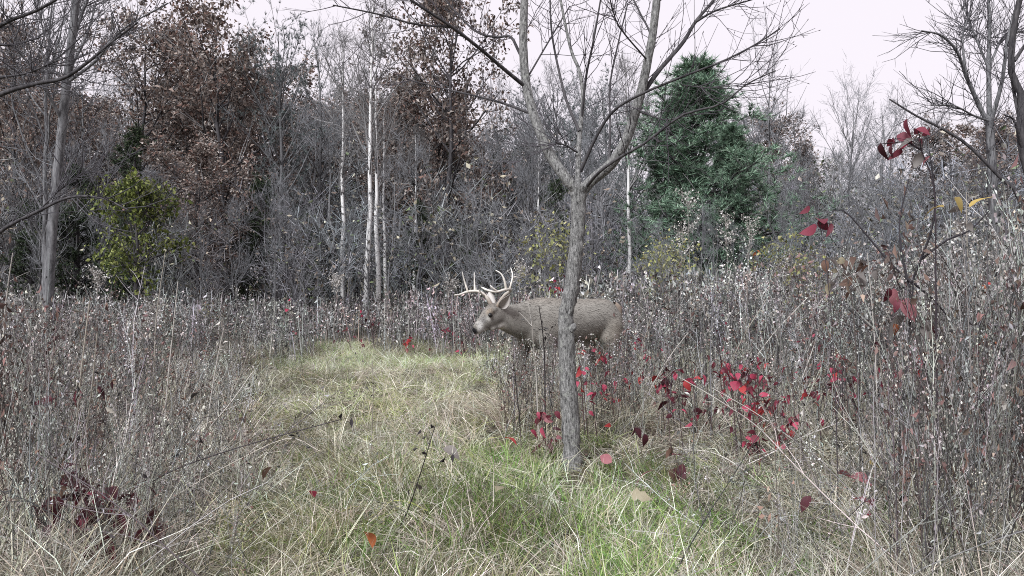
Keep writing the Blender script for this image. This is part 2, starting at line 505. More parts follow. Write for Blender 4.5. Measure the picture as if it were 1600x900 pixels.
PROTO = make_protos()
BUILT = {}
def plant(key, name, px, d, top=None, label=None, cat="tree", group=None, rz=None, width=1.0, bark=None, seed=0, scale=None):
    """stand a tree of kind key on the ground at column px, distance d; its top reaches photo row `top`"""
    x = (px - CX) / F * d
    g, bk, tw, lf, nd, sd = PROTO[key]
    Hp = max(p[:, 2].max() for p, r in g['trunk'])
    if scale is None:
        scale = (HC - (top - YH) / F * d) / (Hp * 1.03)
    ck = (key, name)
    if ck not in BUILT:
        o = tree_thing(name, g, bark or bk, tw, lf, nd, sd)
        BUILT[ck] = o
    else:
        o = copy_thing(BUILT[ck])
        for k in ("label", "group", "category"):
            if k in o: del o[k]
    o.location = (x, d, float(gnd(x, d)) * min(1, max(0, 1.4 - math.hypot(x, d) / 60)) - 0.03)
    o.rotation_euler = (0, 0, rs(int(abs(px * 7 + d * 13 + seed))).random() * 6.28 if rz is None else rz)
    o.scale = (scale * width, scale * width, scale)
    tag(o, label, cat, group)
    return o

def build_woods():
    # ---- trees that can be told apart, left to right
    plant('oakC', 'oak_tree', 30, 21, 40, "rust leaved oak at far left behind the slanting grey trunk", seed=1, width=0.8)
    plant('bareC', 'bare_tree', 62, 15, -90, "tall bare tree beside the slanting grey trunk at far left")
    plant('bareB', 'bare_tree', 140, 24, 105, "bare tree with thin crown between slanting trunk and brown oaks")
    plant('cedar', 'cedar_tree', 212, 18, 178, "dark green cedar rising behind the bright green small tree", cat="conifer", width=1.0)
    for px, d, top, w, lab in ((118, 19, 235, 1.2, "dark low cedar beside the slanting grey trunk"), (405, 20, 255, 0.9, "dark cedar under the grey green pine"), (655, 21, 300, 1.0, "low dark cedar right of the birches"),
                            (722, 20, 330, 1.1, "low dark cedar behind the antlers"), (870, 22, 262, 1.0, "dark cedar behind the near tree trunk"), (480, 21, 320, 1.0, "low dark cedar left of the birches"), (45, 18, 300, 1.2, "dark cedar at the far left wood edge")):
        plant('cedar', 'cedar_tree', px, d, top, lab, cat="conifer", width=w, seed=px)
    plant('oakB', 'oak_tree', 235, 24, 45, "round topped brown oak just left of the tallest brown oak", seed=2)
    plant('oakA', 'oak_tree', 345, 22, 8, "tallest brown leaved oak in the left half of the wood", seed=3)
    plant('oakC', 'oak_tree', 300, 19, 230, "low brown leaved oak right of the bright green small tree", seed=8, width=1.5)
    plant('pineGrey', 'pine_tree', 440, 22, 35, "grey green pine with upright twigs between brown oak and white birches", cat="conifer")
    plant('bareA', 'bare_tree', 500, 25, 70, "bare tree between the grey green pine and the white birches")
    plant('oakB', 'oak_tree', 690, 23, -20, "brown leaved oak right of the white birches, pointed top", seed=5, width=0.9)
    plant('oakC', 'oak_tree', 640, 26, 120, "brown oak behind the white birches, dull crown", seed=6, width=1.2)
    plant('bareC', 'bare_tree', 790, 22, 150, "short bare tree behind the left limb of the forked tree")
    plant('bareB', 'bare_tree', 880, 25, 110, "bare tree seen through the fork of the near tree")
    plant('bareD', 'bare_tree', 955, 24, 150, "spreading bare tree behind the right limb of the forked tree")
    plant('pine', 'pine_tree', 1083, 20.5, 82, "tall bright green pine right of the forked tree", cat="conifer", seed=4, width=1.65)
    plant('pine', 'pine_tree', 1148, 19.5, 190, "shorter green pine at the right foot of the tall pine", cat="conifer", seed=9, width=1.3)
    plant('pine', 'pine_tree', 1040, 21.5, 185, "shorter green pine at the left foot of the tall pine", cat="conifer", seed=12, width=1.1)
    plant('bareA', 'bare_tree', 1195, 25, 95, "tall bare tree just right of the green pines")
    plant('oakC', 'oak_tree', 1245, 30, 225, "small round dark brown oak right of the green pines", seed=7, width=1.1)
    plant('bareC', 'bare_tree', 1322, 24, 150, "narrow bare tree standing alone against the open sky")
    plant('bareB', 'bare_tree', 1375, 26, 160, "bare tree behind the red leaves at upper right")
    plant('bareD', 'bare_tree', 1450, 27, 190, "low spreading bare tree left of the big tree at the right")
    plant('bareD', 'bare_tree', 1250, 27, 180, "thin bare tree above the small round dark oak", width=0.8)
    plant('green', 'small_tree', 218, 14.5, 288, "small bright green leaved tree with dark trunk at left wood edge", width=0.85)
    # birches
    for px, d, top, lab in ((533, 20, 60, "white birch left of the twin birch stems"), (572, 19, -20, "white birch with black banded bark, tallest of the group"),
                            (592, 19.4, 40, "white birch close to the right of the tallest birch"), (603, 21, 150, "slim white birch rightmost of the birch group"),
                            (845, 22, 190, "slim white birch behind the left limb of the forked tree"), (986, 21, 90, "white birch between forked tree and green pine"),
                            (645, 24, 200, "pale birch trunk in front of the dull brown oak")):
        plant('birchA' if px % 2 else 'birchB', 'birch_tree', px, d, top, lab, seed=px, width=0.85)
    # pale saplings at the wood's edge
    rng = rs(78)
    labs = ("left of the small green tree", "between the green tree and the grey pine", "around the birch feet", "between birches and the deer", "behind the deer and near trunk", "before the green pines", "right of the pines", "before the big bare tree at right")
    k = 0
    for z, lab in enumerate(labs):
        for j in range(6):
            px = z * 200 + (j + rng.random()) * 33
            key = ['bareC', 'bareA', 'bareB', 'bareD'][k % 4]; k += 1
            plant(key, 'bare_sapling', px, rng.uniform(15.5, 20), rng.uniform(190, 350) if not 980 < px < 1190 else rng.uniform(330, 390), "thin pale bare sapling " + lab, cat="sapling", group="pale saplings along the wood edge", width=0.8)
    # ---- trees deeper in the wood
    rng = rs(77)
    tops = lambda px: np.interp(px, [0, 150, 350, 560, 760, 900, 1060, 1180, 1260, 1330, 1450, 1600], [120, 190, 120, 130, 190, 190, 190, 200, 270, 270, 235, 220])
    zones = ((170, "behind the slanting trunk at far left"), (430, "behind the big brown oaks"), (620, "behind the white birches"), (830, "between birches and forked tree"),
             (1010, "behind the fork of the near tree"), (1230, "behind the green pines"), (1420, "below the open sky right of the pines"), (9999, "behind the big bare tree at right"))
    N = 96
    for k in range(N):
        px = -80 + 1760 * (k + rng.random()) / N
        d = rng.uniform(26, 42)
        pick = rng.random()
        key = ['bareA', 'bareB', 'bareC', 'bareD'][rng.integers(0, 4)]
        if px < 820 and pick < 0.45:
            key = ['oakA', 'oakB', 'oakC'][rng.integers(0, 3)]
        elif px < 1000 and pick < 0.62:
            key = 'pineGrey'
        elif px > 1180 and pick < 0.15:
            key = 'oakC'
        nm = {'pineGrey': 'pine_tree', 'oakA': 'oak_tree', 'oakB': 'oak_tree', 'oakC': 'oak_tree'}.get(key, 'bare_tree')
        zone = next(z for lim, z in zones if px < lim)
        lab = {'pine_tree': "distant grey green pine ", 'oak_tree': "distant brown oak "}.get(nm, "distant bare tree ") + zone
        plant(key, nm, px, d, tops(px) + rng.uniform(-40, 70), lab, cat="conifer" if nm == 'pine_tree' else "tree", group="trees deep in the wood", width=1.3)
build_woods()

def build_brush():
    """bare brush at the foot of the wood and beyond it: a mass"""
    rng = rs(5)
    g = PROTO['shrub'][0]
    protos = []
    for s in range(3):
        g = grow(rs(450 + s), H=2.6, r0=0.014, h0=0.1, nb=8, ang=30, blen=0.42, up=0.1, nsub=4, ntwig=3, stems=4, twr=0.003)
        a = Acc(); r2 = rs(s)
        for p, r in g['trunk']:
            tubes(a, p[::3], r[::3], 3, (0.13, 0.126, 0.13))
        for key, c in (('limb', np.array((0.11, 0.109, 0.114))), ('sub', np.array((0.13, 0.13, 0.136))), ('twig', np.array((0.155, 0.155, 0.162)))):
            for p, r in g[key]:
                q = p[:, [0, 2, -1]] if p.shape[1] > 3 else p[:, [0, -1]]
                rr = r[:, [0, 2, -1]] if p.shape[1] > 3 else r[:, [0, -1]]
                tubes(a, q, rr * 1.6, 1, c * r2.uniform(0.5, 1.7, (len(q), 1)))
        pt = np.concatenate([p[:, -1] for p, r in g['twig']])
        pt = pt[r2.random(len(pt)) < 0.3]
        leaves(a, r2, pt, 0.075, [(0.2, 0.17, 0.13), (0.13, 0.105, 0.085), (0.28, 0.25, 0.2), (0.11, 0.13, 0.07)], 0)
        protos.append(a.arrays())
    A = Acc()
    n = 250
    d = rng.uniform(17, 46, n)
    px = rng.uniform(-100, 1700, n)
    d = np.where((px > 950) & (px < 1230), np.maximum(d, 23.5), d)
    x = (px - CX) / F * d
    loc = np.stack([x, d, np.full(n, -0.05)], 1)
    h = np.interp(px, [0, 300, 800, 1000, 1300, 1600], [1.35, 1.1, 1.05, 1.0, 1.1, 1.35]) * rng.uniform(0.75, 1.25, n) * np.where(d > 26, 1.6, 1.0)
    tint = np.ones((n, 3)) * rng.uniform(0.5, 1.5, (n, 1)) * (1 + rng.normal(size=(n, 3)) * 0.04)
    w = rng.integers(0, 3, n)
    for s in range(3):
        m = w == s
        stamp(A, protos[s], loc[m], rng.random(m.sum()) * 6.28, rng.normal(size=m.sum()) * 0.06, rng.random(m.sum()) * 6.28, np.stack([h[m] * 1.25, h[m] * 1.25, h[m]], 1), tint[m])
    tag(obj("undergrowth", A.mesh("undergrowth", [M_TWIG])), "tangled bare brush filling the foot of the wood", "brush", kind="stuff")
build_brush()

# yellow green shrubs at the weed edge
for px, d, top, lab in ((1035, 13, 372, "yellow green leafed shrub left of the green pine"), (1075, 14.5, 385, "faded yellow shrub in front of the green pine"),
                        (850, 15, 345, "sparse yellow leafed shrub behind the near tree trunk"), (1285, 11, 375, "green yellow shrub in the tall weeds at right"),
                        (330, 13, 480, "low yellow green shrub in the weeds at left")):
    plant('yellow', 'shrub', px, d, top, lab, cat="shrub", seed=px)

# ------------------------------------------------------------------ hand-shaped trees: lists of (photo x, photo y, distance) joined into limbs
def limb_world(pts):
    return np.array([pix(*p) for p in pts])

def add_twigs(acc, rng, line, n, L, r, col, up=0.05, ang=45, t0=0.25, sub=2):
    pts, rad = line
    t = rng.uniform(t0, 1.0, n)
    p, rr, d = along(pts, rad, t)
    P, R = shoots(rng, p, side_dirs(rng, d, np.full(n, math.radians(ang)), 0.3), L * rng.uniform(0.4, 1.3, n), np.full(n, r), 5, up, 0.12, 0.4)
    tubes(acc, P, R, 4, col)
    if sub:
        idx = np.repeat(np.arange(n), sub); k = len(idx)
        i = rng.integers(1, 4, k)
        P2, R2 = shoots(rng, P[idx, i], side_dirs(rng, unit(P[idx, i + 1] - P[idx, i]), np.full(k, math.radians(40)), 0.3), L * 0.4 * rng.uniform(0.4, 1.2, k), np.full(k, r * 0.6), 3, up, 0.15, 0.5)
        tubes(acc, P2, R2, 3, col)
        tubes(acc, np.stack([P2[:, -1], P2[:, -1] + unit(P2[:, -1] - P2[:, -2]) * 0.012], 1), np.tile([[0.0028, 0.001]], (k, 1)), 3, col)

def build_near_tree():
    rng = rs(9)
    base = 4.95
    root = empty("forked_tree", (0, 0, 0))
    def pts(l):
        return limb_world(l)
    def part(name, l, w0, w1, n=22, sides=10, mat=M_BARK_NEAR, rough=0.0, knots=0):
        P = smooth_line(pts(l), n)
        dm = np.mean([q[2] for q in l])
        R = np.linspace(w0, w1, n) * 0.5 / F * dm
        if rough:
            R = R * (1 + rng.normal(size=n) * rough)
        a = Acc(); tubes(a, P, R, sides, (0.1, 0.09, 0.1))
        return a, P, R
    # trunk with flared root and knots
    tr = [(896, 752, base), (895, 722, base), (893, 690, base), (890, 640, base), (887, 590, base), (885, 530, base), (885, 490, base), (893, 450, base), (899, 400, base), (903, 350, base), (904, 315, base), (905, 292, base)]
    P = smooth_line(pts(tr), 60)
    R = np.interp(np.linspace(0, 1, 60), [0, 0.06, 0.15, 0.4, 0.75, 0.93, 1], [30, 19, 14, 12.5, 11, 11.5, 13]) / F * base
    R = R * (1 + rng.normal(size=60) * 0.035)
    a = Acc(); tubes(a, P, R, 18)
    V = a.V[0]; a.V[0] = V + (rng.normal(size=V.shape) * np.array([0.003, 0.003, 0.0]))
    for t in (0.5,):                            # bark knots
        p, r, d = along(P, R, np.array([t]))
        s = rng.choice([-1, 1])
        tubes(a, np.array([p[0] + [s * r[0] * 0.6, -0.02, -0.02], p[0] + [s * r[0] * 1.02, -0.03, 0.0], p[0] + [s * r[0] * 1.15, -0.03, 0.015]]), np.array([0.03, 0.022, 0.006]), 8)
    trunk = obj("trunk", a.mesh("trunk", [M_BARK_NEAR]), root)
    d1 = base
    main = [("limb", [(905, 302, d1), (885, 279, d1), (862, 246, d1 + .05), (845, 210, d1 + .1), (831, 170, d1 + .15), (822, 130, d1 + .2), (818, 85, d1 + .22), (818, 40, d1 + .25), (821, -40, d1 + .3)], 17, 12.5),
            ("limb", [(908, 300, d1), (926, 281, d1), (955, 256, d1 - .05), (975, 225, d1 - .1), (987, 195, d1 - .12), (997, 160, d1 - .15), (1006, 125, d1 - .15), (1014, 85, d1 - .15), (1021, 45, d1 - .15), (1030, -40, d1 - .15)], 18, 12),
            ("limb", [(904, 300, d1 + .03), (903, 270, d1 + .1), (905, 215, d1 + .2), (908, 185, d1 + .25), (911, 150, d1 + .3), (905, 110, d1 + .35), (892, 77, d1 + .4), (876, 0, d1 + .5), (872, -40, d1 + .55)], 9, 3.5)]
    lines = []
    for nm, l, w0, w1 in main:
        a, P, R = part(nm, l, w0, w1, 40, 12, rough=0.02)
        obj(nm, a.mesh(nm, [M_BARK_NEAR]), root); lines.append((P, R))
    sec = [([(823, 137, d1 + .2), (790, 110, d1 + .1), (750, 76, d1 - .05), (706, 42, d1 - .2), (660, 12, d1 - .3), (635, -5, d1 - .35)], 7, 3.5),
           ([(706, 42, d1 - .2), (650, 38, d1 - .25), (590, 22, d1 - .35), (520, 8, d1 - .45)], 4, 2),
           ([(819, 98, d1 + .22), (808, 75, d1 + .25), (797, 57, d1 + .3), (775, 58, d1 + .35), (745, 50, d1 + .4), (715, 22, d1 + .5), (692, -6, d1 + .55)], 5, 2.6),
           ([(826, 176, d1 + .15), (775, 158, d1 + .25), (700, 140, d1 + .4), (635, 124, d1 + .55)], 4.5, 1.8),
           ([(905, 205, d1 + .2), (886, 160, d1 + .3), (873, 110, d1 + .4), (862, 50, d1 + .5), (859, -10, d1 + .55)], 5, 2.6),
           ([(908, 188, d1 + .25), (916, 118, d1 + .2), (927, 65, d1 + .15), (940, -10, d1 + .1)], 4.5, 2.5),
           ([(907, 268, d1 + .1), (932, 213, d1), (958, 174, d1 - .1), (1000, 148, d1 - .3), (1066, 120, d1 - .5), (1126, 97, d1 - .6), (1176, 72, d1 - .7), (1219, 45, d1 - .75)], 6, 1.8),
           ([(918, 290, d1 - .03), (935, 270, d1 - .2), (965, 248, d1 - .3), (1010, 222, d1 - .45), (1066, 180, d1 - .6), (1126, 163, d1 - .7), (1166, 132, d1 - .75), (1212, 110, d1 - .8)], 6, 1.8),
           ([(998, 155, d1 - .15), (1030, 110, d1 - .1), (1066, 68, d1 - .05), (1086, 35, d1), (1112, 4, d1 + .05), (1120, -10, d1 + .05)], 8, 3.5),
           ([(1086, 35, d1), (1120, 16, d1 - .1), (1180, -2, d1 - .2)], 4, 2),
           ([(1000, 150, d1 - .15), (1010, 100, d1 + .1), (1018, 60, d1 + .2), (1000, 20, d1 + .3), (985, -10, d1 + .35)], 4.5, 2.5),
           ([(952, 258, d1 - .05), (953, 190, d1 + .2), (953, 133, d1 + .3), (966, 67, d1 + .35), (981, 5, d1 + .4)], 4, 2),
           ([(1000, 175, d1 - .15), (1040, 187, d1 - .3), (1070, 180, d1 - .4)], 3, 1.5),
           ([(902, 238, d1 + .12), (885, 228, d1 + .05), (868, 222, d1)], 3, 1.5),
           ([(822, 125, d1 + .2), (860, 60, d1 + .4), (890, 10, d1 + .6)], 3, 2),
           ([(1012, 95, d1 - .15), (970, 45, d1 - .4), (955, 10, d1 - .5)], 3, 1.5),
           ([(1066, 133, d1 - .5), (1110, 137, d1 - .55), (1165, 132, d1 - .6)], 2.4, 1.2)]
    tw = Acc()
    for l, w0, w1 in sec:
        a, P, R = part("branch", l, w0, w1, 20, 7)
        obj("branch", a.mesh("branch", [M_BARK_DARK]), root)
        add_twigs(tw, rng, (P, R), 12, 0.45, 0.0026, (0.06, 0.052, 0.06), 0.12)
    for ln in lines:
        add_twigs(tw, rng, ln, 8, 0.5, 0.003, (0.06, 0.052, 0.06), 0.1, t0=0.35)
    o = obj("twigs", tw.mesh("twigs", [M_TWIG]), root); o["kind"] = "stuff"
    tag(root, "near tree with grey lichened trunk forking into two bare limbs before the deer", "tree")
build_near_tree()

def traced_tree(name, label, limbs, bark, tcol, seed, twigs=10, L=0.8, r=0.005, sub=3):
    """limbs: (list of (px,py,d), w0, w1 in photo pixels); first limb is the trunk"""
    rng = rs(seed)
    root = empty(name)
    a = Acc(); tw = Acc()
    for i, (l, w0, w1) in enumerate(limbs):
        P = limb_world(l)
        if i == 0:                                          # foot on the ground
            P[0, 2] = float(gnd(P[0, 0], P[0, 1])) - 0.05
        P = smooth_line(P, 18)
        dm = np.mean([q[2] for q in l])
        R = np.linspace(w0, w1, 18) * 0.5 / F * dm
        tubes(a, P, R, 8)
        add_twigs(tw, rng, (P, R), twigs, L, r, tcol, 0.12, sub=sub, t0=0.2 if i else 0.5)
    obj("trunk", a.mesh("trunk", [bark]), root)
    obj("crown", tw.mesh("crown", [M_TWIG]), root)
    return tag(root, label, "tree")

traced_tree("bare_tree", "slanting pale grey trunk of a tall bare tree at far left",
    [([(72, 470, 13), (80, 380, 13), (90, 270, 13), (101, 160, 13), (110, 80, 13), (121, -20, 13)], 17, 12),
     ([(104, 130, 13), (150, 95, 12.8), (175, 62, 12.6), (205, 37, 12.5), (262, 5, 12.3)], 5, 2),
     ([(112, 70, 13), (125, 30, 13.2), (140, -10, 13.3)], 7, 4), ([(98, 190, 13), (60, 120, 12.6), (20, 70, 12.3)], 6, 2.5),
     ([(106, 115, 13), (135, 55, 13.4), (150, 5, 13.8)], 5, 2.5)], M_BARK, (0.1, 0.095, 0.1), 3, 26, 1.0, 0.007)
traced_tree("bare_tree", "dark tree at the left edge with long crooked limbs reaching in",
    [([(-70, 560, 8), (-66, 400, 8), (-60, 250, 8), (-58, 100, 8), (-70, -60, 8)], 40, 26),
     ([(-62, 190, 8), (0, 148, 7.8), (60, 130, 7.6), (100, 122, 7.5), (140, 95, 7.4), (172, 68, 7.3), (215, 35, 7.2)], 9, 2.5),
     ([(-62, 160, 8), (-10, 125, 7.8), (40, 115, 7.6), (90, 95, 7.6)], 6, 2), ([(-60, 90, 8), (0, 40, 7.8), (60, 15, 7.6), (120, -20, 7.4)], 8, 3),
     ([(-62, 420, 8), (0, 362, 7.7), (60, 330, 7.5), (110, 308, 7.4), (160, 310, 7.3), (200, 328, 7.2)], 7, 2),
     ([(60, 330, 7.5), (90, 300, 7.6), (130, 270, 7.7)], 3, 1.5), ([(-62, 60, 8), (10, 70, 8.2), (60, 60, 8.4)], 5, 2)],
    M_BARK_DARK, TW_DARK, 4, 22, 0.8, 0.005)
traced_tree("bare_tree", "big bare tree with spreading dark limbs at the upper right",
    [([(1562, 470, 17), (1556, 400, 17), (1552, 320, 17), (1549, 240, 17), (1546, 190, 17)], 17, 12),
     ([(1547, 200, 17), (1530, 165, 17), (1510, 120, 16.8), (1495, 80, 16.6), (1470, 55, 16.4), (1440, 48, 16.3)], 8, 2),
     ([(1546, 195, 17), (1545, 110, 17.2), (1546, 40, 17.3), (1543, -30, 17.4)], 8, 4),
     ([(1547, 195, 17), (1565, 130, 16.8), (1575, 60, 16.7), (1590, 0, 16.6)], 7, 3), ([(1510, 120, 16.8), (1504, 60, 17), (1515, 20, 17.2)], 4, 2),
     ([(1547, 190, 17), (1520, 180, 16.6), (1490, 165, 16.3), (1455, 165, 16)], 4, 1.6), ([(1546, 110, 17.2), (1525, 60, 17.4), (1505, 10, 17.6)], 4, 2),
     ([(1547, 100, 17.2), (1570, 55, 17.5), (1600, 50, 17.6)], 4, 2)], M_BARK, TW_DARK, 5, 30, 1.0, 0.009)
traced_tree("bare_tree", "dark crooked trunk of a tree cut by the right edge",
    [([(1625, 480, 14), (1618, 330, 14), (1600, 245, 14), (1594, 200, 14), (1596, 150, 14), (1580, 110, 14), (1585, 40, 14), (1600, -30, 14)], 14, 8),
     ([(1600, 240, 14), (1585, 190, 13.8), (1570, 180, 13.6)], 5, 2), ([(1594, 190, 14), (1582, 130, 14.2), (1578, 80, 14.3)], 6, 2.5),
     ([(1585, 95, 14), (1610, 60, 14), (1640, 40, 14)], 6, 3)], M_BARK_DARK, TW_DARK, 6, 18, 0.7, 0.005)
traced_tree("leaning_tree", "thin dark leaning stem arching left below the big tree at right",
    [([(1640, 440, 12), (1600, 330, 12), (1560, 275, 12), (1510, 225, 12), (1470, 200, 12), (1430, 180, 12), (1390, 155, 12)], 7, 2.5),
     ([(1470, 200, 12), (1450, 215, 11.8), (1420, 222, 11.6)], 3, 1.5)], M_BARK_DARK, TW_DARK, 7, 9, 0.45, 0.0035)

# ------------------------------------------------------------------ meadow: grass and weeds
CL_D = [2.5, 3.8, 5.2, 7.0, 9.0, 13.5, 15.0]
CL_L = [330, 360, 380, 395, 420, 490, 560]
CL_R = [1120, 1080, 960, 800, 790, 800, 780]
def clearing(px, d):
    """1 inside the mown looking strip, 0 in the tall weeds (soft edge in photo columns)"""
    l, r = np.interp(d, CL_D, CL_L), np.interp(d, CL_D, CL_R)
    x = (px - CX) / F * d
    wob = (0.28 * np.sin(d * 1.9 + x) + 0.2 * np.sin(d * 4.3 + 1.0) + 0.12 * np.sin(d * 9.1 + x * 5)) * F / d
    l, r = l + wob, r + wob * 0.8
    e = 0.75 * F / d
    return np.clip((px - l) / e + 0.5, 0, 1) * np.clip((r - px) / e + 0.5, 0, 1) * np.clip((13.2 + 0.9 * np.sin(x * 1.7) + 0.6 * np.sin(x * 4.1 + 1) - d) / 1.6 + 0.5, 0, 1)

def cap_height(px, d):
    """how tall the weeds stand up to the deer's distance (from the photo's skyline of near weeds)"""
    y1 = np.interp(px, [0, 60, 150, 300, 400, 450, 550, 850, 1000, 1100, 1300, 1380, 1430, 1480, 1540, 1600],
                   [450, 475, 495, 520, 560, 640, 700, 700, 680, 690, 690, 600, 430, 330, 300, 290])
    y2 = np.interp(px, [0, 60, 150, 300, 400, 450, 550, 700, 800, 990, 1030, 1100, 1200, 1300, 1400, 1480, 1540, 1600],
                   [440, 460, 475, 480, 500, 550, 585, 585, 560, 545, 510, 490, 470, 450, 420, 370, 340, 330])
    y = np.where(d < 5.7, y1, y2)
    return np.clip(HC - (y - YH) / F * d, 0.12, 1.7)

STEM = [(0.19, 0.184, 0.175), (0.33, 0.324, 0.312), (0.085, 0.081, 0.079), (0.5, 0.495, 0.48), (0.24, 0.228, 0.21)]
DRYLEAF = [(0.16, 0.154, 0.145), (0.29, 0.283, 0.27), (0.06, 0.057, 0.055), (0.37, 0.365, 0.35), (0.1, 0.094, 0.088)]
def weed_proto(seed, kind):
    """a dead stalk one metre tall"""
    rng = rs(seed); a = Acc()
    n = 6
    bend = rng.normal(size=2) * 0.13
    t = np.linspace(0, 1, n)
    P = np.stack([bend[0] * t ** 2 + np.cumsum(rng.normal(size=n)) * 0.008, bend[1] * t ** 2 + np.cumsum(rng.normal(size=n)) * 0.008, t], 1); P[0, :2] = 0
    col = np.array(STEM[rng.integers(0, 5)])
    R = np.linspace(0.0042, 0.0015, n)
    tubes(a, P, R, 3, col)
    if kind == 'goldenrod':                                 # curled leaves down the stem, fluffy branched plume
        m = rng.integers(6, 14)
        p, r, d = along(P, R, rng.uniform(0.12, 0.85, m))
        leaves(a, rng, p, 0.042, DRYLEAF, 0, 0.6, 0.22)
        m = 9
        p, r, d = along(P, R, rng.uniform(0.72, 0.98, m))
        B, BR = shoots(rng, p, side_dirs(rng, d, np.full(m, 0.7)), rng.uniform(0.05, 0.15, m), np.full(m, 0.0011), 3, 0.1, 0.2)
        tubes(a, B, BR, 1, col * 1.1)
        q = np.concatenate([B[:, 1], B[:, 2], (B[:, 1] + B[:, 2]) / 2, P[-1:]]) + rng.normal(size=(3 * m + 1, 3)) * 0.008
        leaves(a, rng, q, 0.016, [(0.42, 0.39, 0.37), (0.36, 0.33, 0.31), (0.5, 0.47, 0.45)], 0, 0.1, 0.8)
    elif kind == 'aster':                                   # branched, small pale heads and dark leaf rags
        m = 8
        p, r, d = along(P, R, rng.uniform(0.3, 0.95, m))
        B, BR = shoots(rng, p, side_dirs(rng, d, np.full(m, 0.65)), rng.uniform(0.12, 0.32, m), np.full(m, 0.0015), 4, 0.12, 0.12)
        tubes(a, B, BR, 1, col * 0.9)
        q = np.concatenate([B[:, 1], B[:, 2], B[:, 3]])
        q = q + rng.normal(size=(3 * m, 3)) * 0.015
        leaves(a, rng, q, 0.02, DRYLEAF, 0, 0.5, 0.5)
    elif kind == 'bare':                                    # naked stalk with a few side shoots
        m = 5
        p, r, d = along(P, R, rng.uniform(0.3, 0.9, m))
        B, BR = shoots(rng, p, side_dirs(rng, d, np.full(m, 0.6)), rng.uniform(0.08, 0.3, m), np.full(m, 0.0014), 3, 0.1, 0.1)
        tubes(a, B, BR, 1, col)
        leaves(a, rng, B[:, 2], 0.03, DRYLEAF, 0, 0.6, 0.4)
    elif kind == 'dark':                                    # brown black shrubby stem
        a = Acc(); c = np.array((0.075, 0.06, 0.058)); tubes(a, P, R * 1.1, 3, c)
        m = 9
        p, r, d = along(P, R, rng.uniform(0.25, 0.95, m))
        B, BR = shoots(rng, p, side_dirs(rng, d, np.full(m, 0.75)), rng.uniform(0.1, 0.35, m), np.full(m, 0.0016), 4, 0.08, 0.15)
        tubes(a, B, BR, 1, c)
        leaves(a, rng, np.concatenate([B[:, 3], B[:, 2]]), 0.035, [(0.14, 0.085, 0.075), (0.2, 0.14, 0.12)], 0, 0.6, 0.5)
    return a.arrays()

def far_proto(seed):
    rng = rs(seed); a = Acc()
    for s in range(3):
        t = np.linspace(0, 1, 4)
        b = rng.normal(size=2) * 0.1; o = rng.normal(size=2) * 0.1
        P = np.stack([o[0] + b[0] * t, o[1] + b[1] * t, t * rng.uniform(0.7, 1.05)], 1)
        c = np.array(STEM[rng.integers(0, 5)])
        tubes(a, P, np.linspace(0.009, 0.0035, 4), 1, c)
        m = 12
        p, r, d = along(P, np.linspace(0.004, 0.002, 4), rng.uniform(0.35, 1.0, m))
        leaves(a, rng, p + rng.normal(size=(m, 3)) * 0.04, 0.058, DRYLEAF + [(0.45, 0.42, 0.4)], 0, 0.4, 0.45)
    return a.arrays()

def grass_proto(seed, nb, h, lay, w, cols):
    """tuft of arching blades; lay 0 upright .. 1 flat"""
    rng = rs(seed)
    az = rng.random(nb) * 6.28
    el = np.clip(rng.normal(1.15 - lay * 0.95, 0.25, nb), 0.08, 1.5)
    L = h * rng.uniform(0.5, 1.25, nb)
    d = np.stack([np.cos(az) * np.cos(el), np.sin(az) * np.cos(el), np.sin(el)], 1)
    b = np.stack([rng.normal(size=nb) * 0.035, rng.normal(size=nb) * 0.035, np.zeros(nb)], 1)
    s = unit(np.cross(d, np.array([0, 0, 1.0]) + rng.normal(size=(nb, 3)) * 0.3)) * w * 0.5
    m1 = b + d * L[:, None] * 0.45
    dd = unit(d + np.array([0, 0, -0.55]) * rng.uniform(0.3, 1.6, (nb, 1)) * (0.6 + lay * 0.3))
    tip = m1 + dd * L[:, None] * 0.55
    tip[:, 2] = np.maximum(tip[:, 2], 0.01)
    v = np.stack([b - s, b + s, m1 + s * 0.85, m1 - s * 0.85, tip], 1)
    o = (np.arange(nb) * 5)[:, None]
    a = Acc()
    c = np.asarray(cols)[rng.integers(0, len(cols), nb)] * (1 + 0.2 * rng.normal(size=(nb, 1))).clip(0.5, 1.5)
    a.add(v.reshape(-1, 3), o + np.array([[0, 1, 2, 3]]), o + np.array([[3, 2, 4]]), np.repeat(c, 5, 0))
    return a.arrays()

STRAW = [(0.42, 0.385, 0.295), (0.52, 0.485, 0.39), (0.32, 0.285, 0.21), (0.62, 0.595, 0.51), (0.24, 0.212, 0.155)]
OLIVE = [(0.26, 0.295, 0.115), (0.35, 0.365, 0.18), (0.18, 0.235, 0.075)]
GREEN = [(0.12, 0.2, 0.055), (0.17, 0.26, 0.08), (0.09, 0.155, 0.04), (0.23, 0.3, 0.11)]

def scatter(rng, n, d0, d1, lo=-230, hi=1840, power=1.0):
    u = rng.random(n)
    d = d0 + (d1 - d0) * u ** power
    px = rng.uniform(lo, hi, n)
    return px, d, (px - CX) / F * d

def rand_tint(rng, n, v=0.18, h=0.05):
    return np.ones((n, 3)) * (1 + rng.normal(size=(n, 1)) * v).clip(0.45, 1.6) * (1 + rng.normal(size=(n, 3)) * h)

